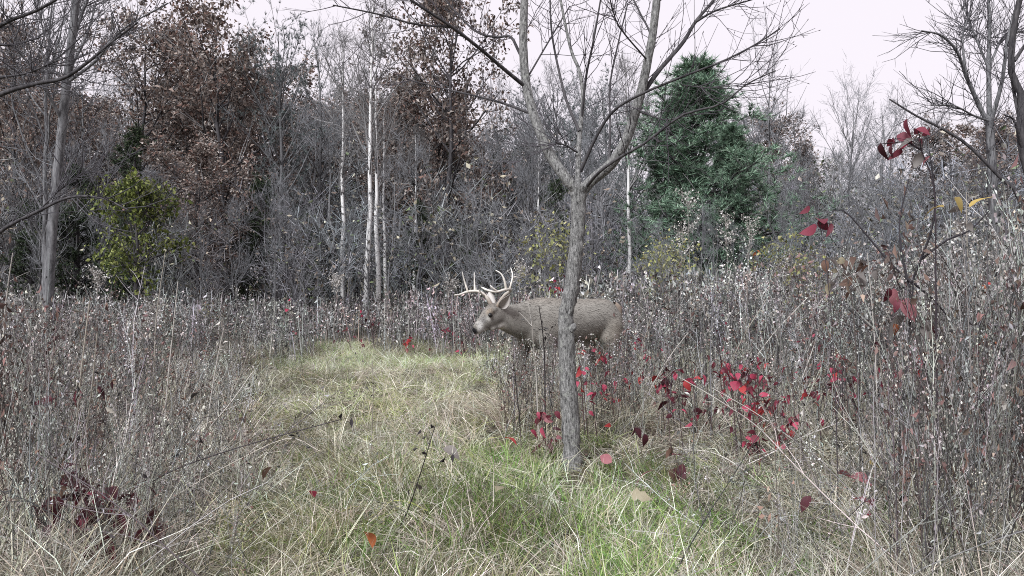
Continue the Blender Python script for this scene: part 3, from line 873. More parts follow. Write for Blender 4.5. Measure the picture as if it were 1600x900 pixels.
def build_grass():
    rng = rs(101)
    straw = [grass_proto(200 + i, 30, 0.2, 0.75, 0.0034, STRAW + OLIVE[:1]) for i in range(5)]
    flat = [grass_proto(220 + i, 22, 0.3, 0.97, 0.0036, STRAW) for i in range(5)]
    tall = [grass_proto(240 + i, 26, 0.46, 0.4, 0.0034, STRAW) for i in range(5)]
    olive = [grass_proto(260 + i, 30, 0.19, 0.65, 0.0034, OLIVE + STRAW[:2]) for i in range(4)]
    green = [grass_proto(280 + i, 34, 0.19, 0.55, 0.0036, GREEN + GREEN + OLIVE[:1]) for i in range(5)]
    A = Acc(); G = Acc()
    def put(acc, protos, px, d, x, s, tint, tl=0.15, mat=0.0):
        ok = ~((np.abs(px - 896) < 30) & (d < 5.0) & (d > 4.2))
        px, d, x, s, tint = px[ok], d[ok], x[ok], s[ok], tint[ok]
        n = len(px)
        loc = np.stack([x, d, gnd(x, d) - 0.005], 1)
        w = rng.integers(0, len(protos), n)
        swirl = 3.0 * np.sin(x * 1.1 + 0.7 * np.sin(d * 1.3)) + 2.2 * np.cos(d * 0.8 + x * 0.6) + rng.normal(size=n) * 0.5
        tilt = np.abs(rng.normal(size=n)) * tl + mat * rng.uniform(0.3, 1.0, n)
        for i, p in enumerate(protos):
            m = w == i; k = m.sum()
            stamp(acc, p, loc[m], rng.random(k) * 6.28, tilt[m], np.where(mat > 0, swirl[m], rng.random(k) * 6.28), s[m], tint[m])
    # thatch everywhere, thinner with distance
    px, d, x = scatter(rng, 5400, 2.4, 15.5, power=1.35)
    c = clearing(px, d)
    put(A, flat, px, d, x, rng.uniform(0.7, 1.3, len(px)), rand_tint(rng, len(px), 0.25) * np.where(c > 0.5, 1.0, 0.85)[:, None])
    px, d, x = scatter(rng, 5000, 2.4, 14.5, 330, 1180, power=1.2)
    c = clearing(px, d); k = rng.random(len(px)) < c + 0.12
    px, d, x = px[k], d[k], x[k]
    patch = np.sin(x * 2.1 + 1.3) * np.cos(d * 1.7) + rng.normal(size=len(x)) * 0.5
    m = patch > -0.1
    put(A, straw, px[m], d[m], x[m], rng.uniform(0.6, 1.2, m.sum()) * (0.9 + 0.5 * np.sin(x[m] * 3.7 + d[m]) * np.sin(d[m] * 2.9)), rand_tint(rng, m.sum(), 0.25) * (1 + 0.18 * np.sin(x[m] * 2.3 - d[m] * 1.9))[:, None], 0.2, 0.75)
    put(A, olive, px[~m], d[~m], x[~m], rng.uniform(0.6, 1.3, (~m).sum()), rand_tint(rng, (~m).sum()), 0.2, 0.6)
    # long straw laid over in the strip
    px, d, x = scatter(rng, 420, 2.6, 13.5, 380, 1150, power=1.2)
    k = rng.random(len(px)) < clearing(px, d) * 0.8
    px, d, x = px[k], d[k], x[k]
    put(A, tall, px, d, x, rng.uniform(0.5, 0.9, len(px)), rand_tint(rng, len(px)), 0.1, 1.25)
    # tall straw under and beside the weeds
    px, d, x = scatter(rng, 4000, 2.6, 13.0, power=1.35)
    c = clearing(px, d); k = c < 0.35
    px, d, x = px[k], d[k], x[k]
    hc = cap_height(px, d)
    s = np.minimum(rng.uniform(0.55, 1.2, len(px)), np.where(d < 7.6, hc * 1.35, 2))
    put(A, tall, px, d, x, s, rand_tint(rng, len(px), 0.25) * np.array([0.9, 0.9, 0.93]), 0.25)
    px, d, x = scatter(rng, 260, 5.9, 7.1, 780, 1010)
    put(A, tall, px, d, x, rng.uniform(0.7, 1.15, len(px)), rand_tint(rng, len(px), 0.25) * np.array([0.95, 0.93, 0.93]), 0.15)
    # green turf, strongest at the lower middle right of the strip
    px, d, x = scatter(rng, 4300, 2.4, 8.0, 380, 1500, power=1.0)
    gx = 0.7 * np.exp(-((px - 950) / 140) ** 2) * np.exp(-((d - 3.7) / 0.9) ** 2) + 0.33 * np.exp(-((px - 720) / 200) ** 2) * np.exp(-((d - 4.3) / 1.2) ** 2) + 0.25 * np.exp(-((px - 1350) / 200) ** 2) * np.exp(-((d - 3.4) / 0.6) ** 2)
    k = rng.random(len(px)) < gx
    px, d, x = px[k], d[k], x[k]
    put(G, green, px, d, x, rng.uniform(0.7, 1.35, len(px)), rand_tint(rng, len(px)), 0.2, 0.6)
    px, d, x = scatter(rng, 700, 10.0, 14.2, 430, 830)
    k = rng.random(len(px)) < clearing(px, d) * 0.6
    put(G, olive, px[k], d[k], x[k], rng.uniform(0.8, 1.4, k.sum()), rand_tint(rng, k.sum()) * np.array([0.95, 1.08, 1.1]), 0.2, 0.5)
    tag(obj("dry_grass", A.mesh("dry_grass", [M_GRASS])), "matted straw coloured grass over the strip and under the weeds", "grass", kind="stuff")
    tag(obj("green_grass", G.mesh("green_grass", [M_GRASS])), "fresh green grass around the foot of the near tree", "grass", kind="stuff")
build_grass()

def build_weeds():
    rng = rs(202)
    kinds = ['goldenrod'] * 7 + ['aster'] * 6 + ['bare'] * 5 + ['dark'] * 4
    protos = [weed_proto(300 + i, k) for i, k in enumerate(kinds)]
    fars = [far_proto(400 + i) for i in range(6)]
    def put(acc, ps, px, d, x, h, tint, tl=0.13):
        loc = np.stack([x, d, gnd(x, d) - 0.01], 1)
        w = rng.integers(0, len(ps), len(px))
        for i, p in enumerate(ps):
            m = w == i; k = m.sum()
            wd = np.clip(h[m], 0.6, 1.3) * np.clip(d[m] / 6.0, 0.62, 1.1)
            stamp(acc, p, loc[m], rng.random(k) * 6.28, np.abs(rng.normal(size=k)) * tl, rng.random(k) * 6.28, np.stack([wd, wd, h[m]], 1), tint[m])
    A = Acc()
    # near and middle weeds
    px, d, x = scatter(rng, 7700, 2.9, 14.0, power=1.2)
    c = clearing(px, d)
    k = rng.random(len(px)) > c * 1.02
    k &= ~((np.abs(px - 893) < 40) & (d < 5.3) & (rng.random(len(px)) < 0.8))
    k &= ~((px > 760) & (px < 1000) & (d > 7.0) & (d < 8.1))
    k &= ~((px < 420) & (d < 4.6) & (rng.random(len(px)) < 0.2))
    k &= ~((px > 950) & (px < 1400) & (d < 5.7) & (rng.random(len(px)) < 0.6))
    px, d, x = px[k], d[k], x[k]
    far_h = np.interp(px, [0, 400, 500, 850, 1000, 1100, 1400, 1600], [0.85, 0.8, 0.75, 0.9, 1.15, 1.3, 1.45, 1.55])
    h = np.where(d < 7.8, cap_height(px, d) * rng.uniform(0.4, 1.05, len(px)), far_h * rng.uniform(0.55, 1.12, len(px)))
    h = np.where((rng.random(len(px)) < 0.05) & (d < 7.8) & ((px < 420) | (px > 1000)), h * 1.5, h)     # the odd taller one
    clump = 0.5 + 0.5 * np.sin(x * 2.2 + 1.7 * np.sin(d * 1.1)) * np.cos(d * 1.5 + 0.8 * x)
    h = h * (0.72 + 0.42 * clump)
    clump2 = 0.5 + 0.5 * np.sin(x * 3.3 + 2.1 * np.sin(d * 1.7 + 1)) * np.sin(d * 2.6 + x)
    lft, rgt = np.interp(d, CL_D, CL_L), np.interp(d, CL_D, CL_R)
    gap = np.where(px < (lft + rgt) / 2, lft - px, px - rgt) / F * d        # metres outside the strip
    h = np.clip(h * np.where(px < 700, np.clip(0.55 + 0.5 * gap, 0.45, 1.0), 1.0), 0.12, 1.75)
    put(A, protos, px, d, x, h, rand_tint(rng, len(px), 0.28) * np.array([0.99, 1.0, 1.0]) * (0.68 + 0.6 * clump2)[:, None], 0.26)
    # dense stalks down both near sides
    px, d, x = scatter(rng, 1500, 2.8, 5.2)
    k = (px < 370 - 60 * rng.random(len(px))) | (px > 1390 + 90 * rng.random(len(px)))
    px, d, x = px[k], d[k], x[k]
    h = np.where(px < 700, np.clip(0.25 + 0.6 * np.clip(370 - px, 0, 300) / 300, 0.25, 0.85), 0.95) * rng.uniform(0.5, 1.1, len(px))
    put(A, protos, px, d, x, h, rand_tint(rng, len(px), 0.3) * 0.9, 0.28)
    # weeds round the deer's legs
    px, d, x = scatter(rng, 260, 5.6, 7.0, 785, 1010)
    put(A, protos, px, d, x, (HC - (rng.uniform(535, 600, len(px)) - YH) / F * d).clip(0.2, 0.75), rand_tint(rng, len(px), 0.25))
    # stalks broken down and leaning every way
    bare = [p for p, k in zip(protos, kinds) if k in ('bare', 'aster')]
    px, d, x = scatter(rng, 900, 2.8, 8.0, power=1.1)
    k = (rng.random(len(px)) > clearing(px, d) * 0.93) & ~((px > 690) & (px < 1010) & (d < 8)) & ~((np.abs(px - 893) < 60) & (d < 5.3))
    px, d, x = px[k], d[k], x[k]
    n = len(px); w = rng.integers(0, len(bare), n)
    hh = rng.uniform(0.4, 0.95, n); ti = rng.uniform(0.6, 1.4, n); hh = np.minimum(hh, cap_height(px, d) * 1.25 / np.maximum(np.cos(ti), 0.25))
    loc = np.stack([x, d, gnd(x, d)], 1); tint = rand_tint(rng, n, 0.2) * 1.25
    for i, p in enumerate(bare):
        m = w == i; j = m.sum()
        stamp(A, p, loc[m], rng.random(j) * 6.28, ti[m], rng.random(j) * 6.28, hh[m], tint[m])
    # the weed field running back to the wood
    px, d, x = scatter(rng, 4400, 11.6, 22.0, power=1.0)
    c = clearing(px, d); k = rng.random(len(px)) > c * 1.6
    px, d, x = px[k], d[k], x[k]
    h = (1 - 0.5 * c[k]) * np.interp(px, [0, 300, 500, 800, 1000, 1400, 1600], [0.95, 0.85, 0.8, 0.95, 1.3, 1.4, 1.5]) * rng.uniform(0.6, 1.15, len(px))
    put(A, fars, px, d, x, h, rand_tint(rng, len(px), 0.24) * np.where(((px > 430) & (px < 830) & (rng.random(len(px)) < 0.2))[:, None], np.array([[1.05, 0.82, 0.85]]), np.array([[0.97, 0.97, 0.98]])), 0.2)
    tag(obj("dry_weeds", A.mesh("dry_weeds", [M_WEED])), "dense grey brown dead weeds standing round the grass strip", "weeds", kind="stuff")
build_weeds()

# tall seed plumes that stand out of the weed field
def build_plumes():
    rng = rs(303)
    root0 = None
    spots = [(1080, 9.5, 285, "tallest pale seed plume in front of the green pine"), (1140, 9.8, 325, "pale seed plume in front of the shorter pine, left one"),
             (1168, 10.2, 335, "pale seed plume in front of the shorter pine, right one"), (1062, 10.6, 345, "short pale seed plume left of the tallest plume"),
             (808, 11.5, 408, "pale seed plume behind the antlers of the deer"), (1520, 6.5, 330, "pale seed plume among tall weeds at the right"),
             (1560, 6.0, 345, "pale seed plume nearest the right edge"), (1440, 8.5, 372, "pale seed plume left of the tall weeds at right"),
             (150, 8.5, 410, "pale seed plume beside the small bright green tree"), (245, 7.5, 470, "pale ragged seed plume in the left weeds"),
             (1215, 11, 385, "low pale seed plume right of the pines"), (520, 12, 425, "pale seed plume left of the birch feet"),
             (690, 12.5, 425, "small pale seed plume left of the deer antlers")]
    for i, (px, d, top, lab) in enumerate(spots):
        h = HC - (top - YH) / F * d
        x = (px - CX) / F * d
        root = empty("goldenrod_stalk", (x, d, float(gnd(x, d)) - 0.01))
        a = Acc(); t = np.linspace(0, 1, 8)
        bx = rng.normal() * 0.07
        P = np.stack([bx * t ** 2, rng.normal() * 0.05 * t ** 2, t * h * 0.95], 1); R = np.linspace(0.005, 0.002, 8)
        tubes(a, P, R, 5, (0.3, 0.27, 0.25))
        m = 18; p, r, dd = along(P, R, rng.uniform(0.3, 0.8, m)); leaves(a, rng, p, 0.06, DRYLEAF, 0, 0.7, 0.22)
        obj("stem", a.mesh("stem", [M_WEED]), root)
        b = Acc(); m = 26
        tt = rng.uniform(0.76, 0.99, m)
        p, r, dd = along(P, R, tt)
        B, BR = shoots(rng, p, side_dirs(rng, dd, np.full(m, 0.8)), (0.22 * (1.1 - tt) / 0.3 + 0.05) * rng.uniform(0.6, 1.2, m), np.full(m, 0.0014), 4, 0.05, 0.15)
        tubes(b, B, BR, 3, (0.34, 0.31, 0.29))
        q = np.concatenate([B[:, 1], B[:, 2], B[:, 3]]); q = np.repeat(q, 4, 0) + rng.normal(size=(12 * m, 3)) * 0.014
        leaves(b, rng, q, 0.019, [(0.36, 0.335, 0.31), (0.28, 0.255, 0.235), (0.46, 0.44, 0.42)], 0, 0.1, 0.8)
        obj("seed_head", b.mesh("seed_head", [M_WEED]), root)
        tag(root, lab, "weed", "pale seed plumes")
build_plumes()

# ------------------------------------------------------------------ single stalks and twigs that catch the eye
def build_stalks():
    rng = rs(404)
    PALE, TAN, DARK = (0.56, 0.52, 0.48), (0.4, 0.36, 0.31), (0.05, 0.042, 0.045)
    # (photo points from the foot upwards), distance, width in photo pixels, colour, label
    rows = [
     ([(1250, 735), (1190, 673), (1130, 630), (1066, 592)], 4.9, 4.5, PALE, "long bleached stalk leaning left across the red creeper, lower of two"),
     ([(1312, 735), (1240, 688), (1180, 645), (1112, 606)], 4.9, 3.5, PALE, "long bleached stalk leaning left across the red creeper, upper of two"),
     ([(1284, 790), (1272, 730), (1262, 680), (1255, 628)], 4.1, 4.5, PALE, "pale upright stalk right of the red creeper patch"),
     ([(1300, 790), (1290, 735), (1275, 680), (1262, 632)], 4.1, 3.5, PALE, "pale stalk bent against the upright one right of the creeper"),
     ([(1300, 765), (1330, 720), (1355, 690), (1372, 672)], 4.5, 3, PALE, "short pale stalk leaning right beside the pink ground leaves"),
     ([(1462, 830), (1420, 770), (1385, 745), (1350, 735)], 3.7, 3.2, TAN, "tan stalk lying over grass at lower right"),
     ([(1500, 790), (1478, 740), (1455, 710), (1420, 700)], 4.0, 3.5, PALE, "arched pale stalk at the foot of the right weeds"),
     ([(1065, 700), (1110, 715), (1150, 735), (1190, 765)], 4.6, 4, PALE, "pale broken stalk lying on the grass below the creeper"),
     ([(1232, 640), (1265, 560), (1280, 510), (1282, 478)], 6.6, 3, PALE, "thin pale stalk standing amid weeds right of the creeper"),
     ([(1138, 640), (1175, 570), (1210, 520), (1262, 465)], 6.6, 3, PALE, "long pale stalk slanting up right behind the creeper"),
     ([(1105, 640), (1135, 580), (1165, 520), (1198, 467)], 6.6, 2.6, TAN, "tan stalk slanting up right behind the creeper"),
     ([(1372, 690), (1368, 560), (1362, 470), (1355, 395)], 5.6, 3.5, PALE, "tall pale stalk left of the dark sapling"),
     ([(1405, 690), (1380, 600), (1375, 520), (1400, 470)], 5.4, 3, TAN, "tan stalk crossing in front of the dark sapling"),
     ([(1500, 620), (1488, 520), (1480, 460), (1468, 430)], 6.0, 3, PALE, "pale hooked stalk right of the dark sapling"),
     ([(1530, 640), (1520, 480), (1512, 400), (1510, 300)], 5.4, 4, TAN, "tall tan stalk rising past the yellow leaf at right"),
     ([(978, 665), (992, 590), (1010, 520), (1022, 480)], 6.4, 3, TAN, "tan stalk just right of the rump of the deer"),
     ([(980, 690), (1010, 620), (1045, 560), (1075, 520)], 5.9, 3.5, PALE, "pale slanting stalk between deer and creeper patch"),
     ([(842, 640), (838, 590), (834, 545), (831, 497)], 5.6, 4.0, PALE, "short pale stalk standing before the shoulder of the deer"),
     ([(852, 640), (851, 570), (848, 520), (842, 478)], 5.7, 4.0, DARK, "dark twig standing before the shoulder of the deer"),
     ([(120, 830), (118, 700), (125, 600), (140, 470)], 3.6, 5, TAN, "tall tan stalk in front of the maroon leaves, left of two"),
     ([(100, 830), (130, 700), (142, 620), (152, 520)], 3.6, 4.5, TAN, "tall tan stalk in front of the maroon leaves, right of two"),
     ([(52, 640), (50, 560), (42, 500), (22, 475)], 5.8, 4.5, PALE, "pale stalk with bent tip at the far left"),
     ([(8, 600), (6, 520), (12, 450), (20, 395)], 6.2, 3.5, PALE, "pale stalk nearest the left edge"),
     ([(255, 690), (262, 600), (270, 520), (278, 440)], 5.6, 4, PALE, "tall pale stalk in the left weeds below the green tree"),
     ([(232, 690), (240, 600), (244, 500), (258, 395)], 5.6, 3, TAN, "tall tan stalk just left of the pale one below the green tree"),
     ([(318, 700), (330, 620), (340, 560), (350, 512)], 5.2, 4, PALE, "pale slanting stalk at the edge of left weeds"),
     ([(285, 740), (320, 680), (360, 630), (396, 580)], 4.9, 4, PALE, "bleached stalk leaning right over the left weeds"),
     ([(300, 740), (310, 690), (314, 640), (312, 600)], 4.9, 3.2, PALE, "short pale upright stalk beside the leaning bleached one"),
     ([(340, 660), (370, 600), (385, 560), (398, 520)], 6.2, 3, TAN, "tan stalk leaning right beside the grass strip"),
     ([(140, 845), (175, 825), (200, 815), (340, 818)], 3.5, 3.5, PALE, "pale stalk lying flat beside the maroon leaves"),
     ([(100, 838), (180, 790), (260, 740), (370, 700), (530, 656)], 3.9, 4.5, DARK, "long dark twig arching over the grass from the maroon leaves"),
     ([(210, 815), (290, 765), (370, 720), (450, 685), (500, 705)], 4.0, 3, TAN, "thin twig with drooping tip below the long dark twig"),
     ([(30, 830), (60, 760), (110, 700), (330, 650)], 3.7, 2.6, DARK, "thin dark twig low in the left weeds"),
     ([(618, 840), (640, 790), (660, 730), (680, 665)], 3.9, 3.5, DARK, "dark bare twig standing in the grass strip"),
     ([(815, 715), (812, 660), (806, 600), (803, 570)], 5.3, 2.6, DARK, "thin dark twig left of the near tree trunk"),
     ([(580, 690), (582, 650), (583, 615), (582, 565)], 6.0, 3.2, TAN, "tan stalk with dark head standing in the grass strip"),
     ([(545, 830), (600, 795), (635, 790), (668, 805)], 3.8, 3.5, (0.36, 0.38, 0.1), "arched yellow green grass blade at the bottom of the strip"),
     ([(955, 795), (975, 790), (1000, 787), (1020, 786)], 4.3, 3.5, PALE, "short pale stick lying on the green grass"),
     ([(905, 745), (880, 770), (850, 790), (800, 800)], 4.4, 4.5, TAN, "tan stick lying in grass below the near tree"),
    ]
    for pts, d, w, col, lab in rows:
        foot = pts[0]
        n = len(pts)
        gd = min(gdepth(max(foot[1], 560)), 30)
        d0 = d if abs(gd - d) > 1.2 else gd
        x0 = (foot[0] - CX) / F * d0
        P = [pix(px, py, d0 - 0.12 * k) for k, (px, py) in enumerate(pts)]
        P[0] = np.array([x0, d0, float(gnd(x0, d0)) - 0.01])
        lying = all(p[2] < 0.25 for p in P)
        if lying:                                           # a lying stick follows the ground under each photo point
            P = []
            for (px, py) in pts:
                dd = F * (HC - 0.05) / (py - YH)
                P.append(np.array([(px - CX) / F * dd, dd, 0.05 + float(gnd((px - CX) / F * dd, dd))]))
            P[0][2] -= 0.05
        L = smooth_line(np.array(P), 16)
        R = np.linspace(1.0, 0.5, 16) * w * 0.32 / F * d0
        root = empty("dry_stalk" if col is not DARK else "bare_twig", tuple(L[0]))
        Lr = L - L[0]
        a = Acc(); tubes(a, Lr, R, 6, col)
        obj("stem", a.mesh("stem", [M_WEED]), root)
        b = Acc()
        m = 5 if not lying else 3
        p, r, dd = along(Lr, R, rng.uniform(0.35, 0.98, m))
        B, BR = shoots(rng, p, side_dirs(rng, dd, np.full(m, 0.7)), rng.uniform(0.05, 0.2, m), np.full(m, R[-1] * 0.7), 3, 0.08, 0.15)
        tubes(b, B, BR, 3, np.array(col) * 0.9)
        leaves(b, rng, np.concatenate([B[:, 2], B[:, 1]]), 0.03, [np.array(col) * 0.7, DRYLEAF[2]], 0, 0.6, 0.4)
        obj("side_shoots", b.mesh("side_shoots", [M_WEED]), root)["kind"] = "stuff"
        tag(root, lab, "twig" if col is DARK else "stalk")
build_stalks()

# ------------------------------------------------------------------ large single leaves
def leaf_mesh(name, aspect, curl, seed, lobed=False):
    """ovate leaf, unit length, folded along the midrib and curled"""
    rng = rs(seed); a = Acc()
    t = np.linspace(0, 1, 7)
    w = aspect * 0.5 * np.sin(np.pi * t ** 0.8) ** 0.8
    if lobed:
        w = w * np.array([1, 0.6, 1.25, 0.65, 1.2, 0.7, 1])
    z = -curl * t ** 2 + rng.normal(size=7) * 0.015
    side = 0.25 + rng.random() * 0.3
    mid = np.stack([t, np.zeros(7), z], 1)
    lf = np.stack([t - 0.05, w, z + w * side], 1); rt = np.stack([t - 0.05, -w, z + w * side * 0.8], 1)
    V = np.concatenate([mid, lf, rt])
    i = np.arange(6)
    Q = np.concatenate([np.stack([i, i + 1, 8 + i, 7 + i], 1), np.stack([i + 1, i, 14 + i, 15 + i], 1)])
    a.add(V, Q, None, (1, 1, 1))
    return a
LEAF_CACHE = {}
def leaf_variant(colname, col, k, lobed=False):
    key = (colname, k, lobed)
    if key not in LEAF_CACHE:
        a = leaf_mesh("leaf", [0.62, 0.52, 0.7, 0.45][k % 4], [0.25, 0.6, 0.4, 0.8][k % 4], 900 + k, lobed)
        v = rs(50 + k).uniform(0.75, 1.3)
        a.C = [np.broadcast_to(np.asarray(col) * v, (21, 3))]
        LEAF_CACHE[key] = a.mesh("leaf", [M_RED])
    return LEAF_CACHE[key]

LCOL = {'crimson': (0.31, 0.045, 0.08), 'scarlet': (0.29, 0.034, 0.035), 'maroon': (0.055, 0.014, 0.02), 'wine': (0.13, 0.024, 0.038), 'pink': (0.2, 0.075, 0.085),
        'yellow': (0.32, 0.23, 0.07), 'orange': (0.27, 0.085, 0.035), 'tan': (0.3, 0.26, 0.18), 'brown': (0.12, 0.07, 0.052), 'grey': (0.17, 0.15, 0.14)}

def leafy_shoot(name, label, cat, stem_pts, d, clusters, group=None, seed=0, width=3.0, stem_col=(0.06, 0.04, 0.04), droop=0.5, twigs=()):
    """stem traced from the ground up, then leaves: clusters of (px, py, n, leaf length in photo px, colours, spread px)"""
    rng = rs(seed + 1000)
    P = [pix(px, py, d) for px, py in stem_pts]
    x0 = P[0][0]
    P[0] = np.array([x0, d, float(gnd(x0, d)) - 0.01])
    L = smooth_line(np.array(P), 14)
    root = empty(name, tuple(L[0]))
    o0 = L[0]
    a = Acc()
    R = np.linspace(1, 0.5, 14) * width * 0.4 / F * d
    tubes(a, L - o0, R, 6, stem_col)
    for tw in twigs:
        T = smooth_line(np.array([pix(px, py, d + dd) for px, py, dd in tw]), 10)
        tubes(a, T - o0, np.linspace(0.8, 0.35, 10) * width * 0.4 / F * d, 5, stem_col)
    lv = []
    for (px, py, n, size, cols, sp) in clusters:
        c = pix(px, py, d)
        for i in range(n):
            q = c + np.array([rng.normal() * sp, 0, rng.normal() * sp]) / F * d + np.array([0, rng.normal() * 0.05, 0])
            q[2] = max(q[2], 0.03)
            lv.append((q, size * 0.8 / F * d * rng.uniform(0.6, 1.25), cols[rng.integers(0, len(cols))]))
            # petiole back to the nearest point of the stem
            j = np.argmin(np.linalg.norm(L - q, axis=1))
            if np.linalg.norm(L[j] - q) < 0.6:
                mid = (L[j] + q) / 2 + np.array([0, 0, 0.02])
                tubes(a, smooth_line(np.array([L[j], mid, q]), 5) - o0, np.full(5, 0.0014), 3, stem_col)
    obj("stem", a.mesh("stem", [M_TWIG]), root)
    for q, s, cn in lv:
        o = obj("leaf", leaf_variant(cn, LCOL[cn], int(rng.integers(0, 4))), root, tuple(q - o0))
        o.scale = (s, s, s)
        o.rotation_euler = (rng.normal() * 0.7 + 0.5, droop + rng.normal() * 0.5, rng.random() * 6.28)
    return tag(root, label, cat, group)

def build_red():
    cr, sc, ma, wi, pk = ['crimson', 'crimson', 'scarlet', 'wine'], ['scarlet'], ['maroon', 'maroon', 'wine'], ['wine', 'maroon', 'crimson'], ['pink', 'wine']
    # creeper patch right of the near tree
    rows = [
     (1080, 585, 5, 20, cr, 10, "bright red creeper sprig at the left end of the patch"), (1045, 600, 5, 22, ma, 14, "dark maroon sprig hanging left of the red creeper patch"),
     (1140, 575, 7, 17, cr, 12, "red creeper sprig at the top left of the patch"), (1180, 572, 6, 16, wi, 11, "wine red creeper sprig at the top of the patch"),
     (1165, 598, 5, 17, sc + cr, 9, "scarlet creeper sprig in the upper middle of the patch"), (1172, 632, 7, 18, cr, 12, "crimson creeper sprig in the middle of the patch"),
     (1207, 640, 8, 19, cr, 12, "bright crimson creeper sprig right of the patch middle"), (1176, 690, 7, 20, cr, 9, "red creeper sprig lowest in the patch"),
     (1224, 680, 7, 19, cr, 10, "red creeper sprig at lower right of the patch"), (1245, 660, 5, 17, pk + cr, 8, "pinkish creeper sprig at the right end of the patch"),
     (1150, 650, 5, 15, ma, 18, "dark creeper sprig low in the middle of the patch"), (1105, 630, 5, 14, wi, 18, "thin wine red sprig below the patch's left end")]
    for i, (px, py, n, s, cols, sp, lab) in enumerate(rows):
        d = 5.6 + 0.35 * math.sin(i * 2.3) if py < 660 else 5.0
        leafy_shoot("red_creeper", lab, "creeper", [(px + 12, 640), (px + 6, (py + 690) / 2), (px + 3, py + 8), (px, py - 6)], d, [(px, py, n * 2, s, cols, sp * 1.1)], "red creeper sprigs right of the near tree", 10 + i, 2.5)
    rows = [
     (942, 556, 7, 15, cr, 8, 6.2, "bright red sprig below the belly of the deer"), (905, 575, 5, 14, cr, 9, 5.6, "red sprig touching the right side of the near trunk"),
     (925, 625, 7, 15, cr, 14, 5.4, "red and wine sprig low beside the near trunk, right side"), (910, 600, 4, 14, wi, 8, 5.5, "small wine red sprig between the two beside the near trunk"),
     (845, 648, 8, 18, cr + pk, 12, 5.3, "red leaved shoot just left of the near trunk"), (856, 688, 8, 17, ['wine', 'pink', 'maroon'], 11, 5.15, "purple leaved shoot at the left foot of the near trunk"),
     (1295, 580, 7, 14, cr, 16, 6.3, "red sprig right of the creeper patch in the weeds"), (1330, 600, 6, 14, wi, 18, 6.0, "wine red sprig left of the dark sapling foot"),
     (1312, 560, 4, 13, cr, 8, 6.6, "small red sprig above the others left of the sapling"), (1420, 568, 5, 14, ['scarlet', 'orange', 'wine'], 12, 6.0, "orange red sprig behind the dark sapling"),
     (1266, 527, 5, 12, wi, 9, 7.4, "dull red sprig high in the weeds above the creeper"), (1385, 612, 6, 13, wi, 18, 5.8, "scattered wine sprig at the dark sapling foot"),
     (1540, 530, 7, 14, wi + ['orange'], 14, 5.4, "red orange sprig in the tall weeds near right edge"), (1535, 448, 3, 16, ['scarlet', 'orange'], 5, 5.4, "small scarlet sprig high in the weeds near right edge"),
     (1120, 505, 6, 10, wi, 14, 8.4, "faint red sprig in the weeds behind the creeper"), (1005, 545, 6, 10, cr, 14, 8.0, "small red sprig right of the rump of the deer"),
     (870, 449, 8, 10, cr, 9, 11.0, "red sprig above the back of the deer"), (575, 487, 9, 9, wi + ['pink'], 12, 13.8, "red sprig below the birch feet"),
     (640, 535, 8, 9, ['scarlet', 'crimson'], 8, 12.5, "red sprig at the far end of the grass strip"), (705, 515, 10, 9, cr + pk, 16, 12.5, "red sprig in front of the deer's nose"),
     (735, 530, 8, 9, cr + pk, 12, 12.0, "pinkish red sprig under the deer's nose"), (540, 525, 8, 9, wi + pk, 16, 13.0, "dull red sprig left of the strip's far end"),
     (460, 505, 6, 9, wi, 14, 12.0, "dull red sprig at far left of the strip"), (1175, 405, 4, 11, ['orange', 'brown'], 7, 9.5, "rust leaf sprig below the shorter pine")]
    for i, (px, py, n, s, cols, sp, d, lab) in enumerate(rows):
        gy = YH + F * HC / d
        leafy_shoot("red_leaved_sprig", lab, "sprig", [(px + 10, gy), (px + 6, (py + gy) / 2), (px + 2, py + 6), (px, py - 5)], d, [(px, py, int(n * 1.6), s, cols, sp)], "red leaved sprigs in the meadow", 40 + i, 2.4)
    rng = rs(611)
    for i in range(34):                                     # the low drift between the patch and the trunk, and on to the right
        px = rng.uniform(915, 1430); d = rng.uniform(5.3, 6.6)
        py = rng.uniform(565, 655) if px > 1000 else rng.uniform(560, 640)
        py = min(py, YH + F * (HC - 0.1) / d)
        gy = YH + F * HC / d
        part = "between the near trunk and the patch" if px < 1060 else ("in and behind the patch" if px < 1260 else "right of the patch")
        leafy_shoot("red_creeper", "low crimson creeper sprig " + part, "creeper", [(px + 8, gy), (px + 4, (py + gy) / 2), (px, py)], d, [(px, py, 7, 13, [cr, cr, wi, pk][i % 4], 13)], "low crimson drift of creeper", 200 + i, 2.2)
    # maroon shoots at the lower left
    rows = [(100, 742, 4, 34, 9, 3.35, "maroon leaved shoot, uppermost of the lower left clump"), (135, 765, 4, 36, 10, 3.3, "maroon leaved shoot in the middle of the lower left clump"),
            (170, 790, 6, 40, 14, 3.15, "large leaved maroon shoot, biggest of the lower left clump"), (200, 775, 4, 30, 9, 3.25, "maroon shoot at the right of the lower left clump"),
            (75, 800, 5, 34, 18, 3.15, "maroon shoot at the left of the lower left clump"), (240, 815, 4, 34, 10, 3.05, "maroon shoot low right beside the left clump"),
            (150, 840, 6, 36, 20, 3.0, "maroon shoot lowest of the left clump"), (125, 800, 4, 34, 12, 3.1, "maroon shoot low in the heart of the left clump")]
    for i, (px, py, n, s, sp, d, lab) in enumerate(rows):
        leafy_shoot("maroon_shoot", lab, "shoot", [(px + 8, 920), (px + 6, (py + 900) / 2), (px + 2, py + 10), (px, py - 8)], d, [(px, py, int(n * 1.5), s * 1.3, ['maroon', 'maroon', 'wine'], sp * 1.15)], "maroon leaved shoots at the lower left", 80 + i, 3)
